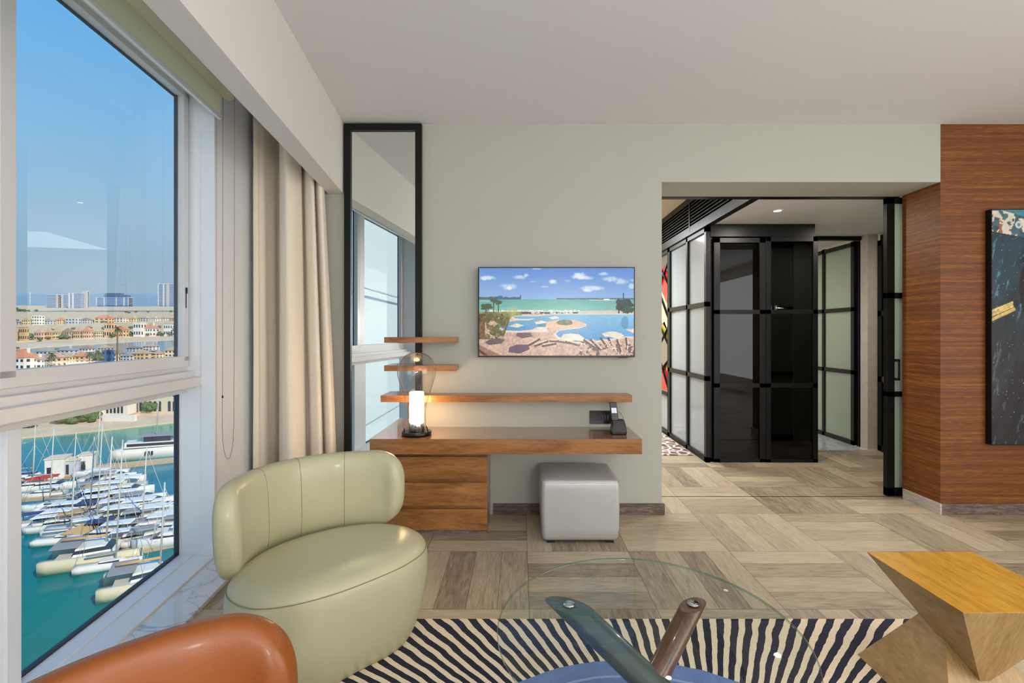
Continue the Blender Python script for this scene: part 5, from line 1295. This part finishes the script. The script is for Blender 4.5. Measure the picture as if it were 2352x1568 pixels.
# big yacht behind the pier
by = bpy.data.objects.new('large_yacht', None); COL.objects.link(by); by['_b'] = (0, 0, 0)
mb = MB(); hull(mb, 20, 4.8, 2.7, blunt=.9); mb.build('hull', M_hull, by)
MB().box(-7.5, 5.0, -2.0, 2.0, 3.2, 4.6).build('deckhouse', M_hull, by); MB().box(-7.0, 4.6, -2.06, 2.06, 3.6, 4.3).build('window_band', M_bwin, by)
MB().box(-4.5, 3.5, -1.9, 1.9, 6.0, 6.2).build('hardtop', M_can['grey'], by); MB().box(-3.5, 2.5, -1.6, 1.6, 4.6, 6.0).build('flybridge', M_bwin, by)
MB().tube([(-1.0, 0, 4.6), (-.6, 0, 24)], [.16, .1], 8).build('mast', M_mast, by)
for k in range(3): MB().box(-3+k*.7, -2.6+k*.7, -2.55, -2.3, 1.2, 2.2).build('porthole', M_bwin, by)
place_boat(by, 368, 1048, YAW+.02, 'large white yacht with a tall mast moored behind the outer pier', 'boat', heel=.03)
# catamarans
c1_ = place_boat(make_cat(), 226, 1283, YAW, 'large cream catamaran in front, beside the timber finger dock', 'boat')
c2_ = place_boat(make_cat(12.5, 14), 350, 1338, YAW+.1, 'white catamaran at the bottom right of the lower pane, nearest the window', 'boat')
tn = thing('catamaran_tent', (0, 0, 0), 'tan canvas awning pitched over the stern of a yacht behind the cream catamaran', 'awning')
p = G(190, 1240); tn.location = p; tn['_b'] = (0, 0, 0)
MB().add([(-2.6, -1.6, 1.7), (2.6, -1.6, 1.7), (2.6, 1.6, 1.7), (-2.6, 1.6, 1.7), (0, 0, 3.1), (-2.6, -1.6, 1.6), (2.6, -1.6, 1.6), (2.6, 1.6, 1.6), (-2.6, 1.6, 1.6)], [(0, 1, 4), (1, 2, 4), (2, 3, 4), (3, 0, 4), (8, 7, 6, 5), (0, 5, 6, 1), (1, 6, 7, 2), (2, 7, 8, 3), (3, 8, 5, 0)]).build('canvas', M_can['tan'], tn)
for sx in (-2.5, 2.5):
    for sy in (-1.5, 1.5): MB().tube([(sx, sy, -.4), (sx, sy, 1.7)], .05, 5).build('post', M_mast, tn)
dg = thing('inflatable_dinghy', (0, 0, 0), 'bright blue covered dinghy hanging at the stern of the cream catamaran', 'dinghy'); dg.location = G(163, 1240)
mb = MB(); hull(mb, 3.4, 1.6, .6); mb.build('hull', M_can['blue'], dg)
MB().box(-1.3, .9, -.5, .5, .55, .8).build('cover', M_can['blue'], dg)
# sailing yachts: (u, v of the waterline, mast metres, length, label)
for i, (u, v, mh, L_, lab, hm) in enumerate((
    (205, 1222, 19, 13, 'sailing yacht with the tallest pale mast in the middle of the marina', None),
    (126, 1170, 15.5, 11, 'sailing yacht with a thin mast on the left, just beyond the finger dock', None),
    (153, 1172, 15.0, 10, 'sailing yacht beside the left finger dock, second mast from the left group', None),
    (192, 1200, 15.5, 11, 'sailing yacht left of the tallest mast', None),
    (84, 1116, 9.0, 9, 'small sailing yacht near the left edge beside the white kiosk', M_navy),
    (64, 1100, 14, 10, 'sailing yacht at the far left edge of the marina', None),
    (311, 1226, 15, 12, 'sailing yacht with a tall mast on the right, among the motor yachts', None),
    (232, 1092, 15, 11, 'grey sailing yacht moored just in front of the outer pier', None),
    (252, 1305, 20, 9, 'small sailing yacht with a very thin mast near the bottom catamaran', None),
    (150, 1246, 12, 9, 'sailing yacht behind the stern of the cream catamaran', None))):
    place_boat(make_sail(L_, mh, hm), u, v, YAW+random.uniform(-.08, .08)+(math.pi if i % 3 == 1 else 0), lab, 'boat', heel=.058)
# motor yachts
protos = {}
mot = [(84, 1110, 9, 'navy'), (78, 1128, 10.5, 'red'), (112, 1126, 10, 'red'), (100, 1142, 8, 'white'), (250, 1106, 11, 'white'), (262, 1117, 12, 'grey'), (246, 1121, 9, 'navy'), (268, 1129, 11, 'white'), (232, 1134, 10, 'grey'), (280, 1140, 12, 'white'), (250, 1145, 11, 'tan'),
       (262, 1157, 12.5, 'white'), (232, 1160, 10, 'navy'), (310, 1158, 11, 'white'), (205, 1158, 8, 'grey'), (196, 1140, 7, 'navy'), (326, 1169, 12, 'grey'), (246, 1172, 11, 'white'), (290, 1180, 11, 'white'), (352, 1184, 12.5, 'white'), (374, 1178, 10, 'white'), (222, 1184, 10, 'navy'), (180, 1188, 11, 'white'),
       (124, 1192, 9, 'white'), (150, 1190, 9, 'grey'), (108, 1205, 9, 'navy'), (165, 1206, 11, 'white'), (196, 1206, 10, 'tan'), (236, 1204, 11, 'white'), (270, 1200, 10, 'grey'), (316, 1200, 12, 'white'), (356, 1206, 12, 'grey'), (392, 1198, 12, 'white'),
       (138, 1216, 10, 'white'), (226, 1222, 10, 'white'), (262, 1226, 10, 'navy'), (288, 1232, 9, 'grey'), (342, 1224, 11, 'white'), (380, 1226, 11, 'grey'), (240, 1242, 11, 'white'), (312, 1246, 9, 'white'), (362, 1244, 10, 'grey'), (398, 1250, 12, 'white')]
for i, (u, v, L_, cv) in enumerate(mot):
    if cv not in protos: protos[cv] = make_motor(10, cv); o = protos[cv]
    else: o = copy_tree(protos[cv])
    row = 0 if v < 1125 else 1 if v < 1150 else 2 if v < 1175 else 3 if v < 1195 else 4 if v < 1214 else 5 if v < 1236 else 6
    rw = ['back row nearest the outer pier', 'second row from the outer pier', 'third row from the outer pier', 'fourth row from the outer pier', 'fifth row from the outer pier', 'row just behind the cream catamaran', 'row level with the cream catamaran'][row]
    mates = sorted(m_[0] for m_ in mot if m_[3] == cv and (0 if m_[1] < 1125 else 1 if m_[1] < 1150 else 2 if m_[1] < 1175 else 3 if m_[1] < 1195 else 4 if m_[1] < 1214 else 5 if m_[1] < 1236 else 6) == row)
    k_ = mates.index(u); od = 'only' if len(mates) == 1 else ['leftmost', 'second', 'third', 'fourth', 'fifth', 'sixth'][k_]
    lab = f'{cv} canopied motor yacht, {od} of its colour in the {rw}'; grp = f'{cv} canopied motor yachts'
    place_boat(o, u, v, YAW+random.uniform(-.14, .14)+(math.pi if random.random() < .25 else 0), lab, 'boat', grp, L_/10, heel=.0)

# hotel wing seen in the mirror, outside behind the camera
hw = thing('hotel_wing', (-19, -49, -50), 'pale cream wing of the building seen in the mirror through the windows', 'building')
MB().box(-30, -8, -90, -9, -50, 24).build('facade', mat('pale_facade', (240, 244, 236), .8), hw)
for z in (-3.4,): MB().box(-8.02, -7.97, -90, -9, z, z+.05).build('facade_joint', mat('facade_joint', (180, 186, 180), .8), hw)
MB().tube([(-7.6, -32, 3.6), (-7.6, -10, 3.6)], .06, 6).build('rail', M_sash, hw)
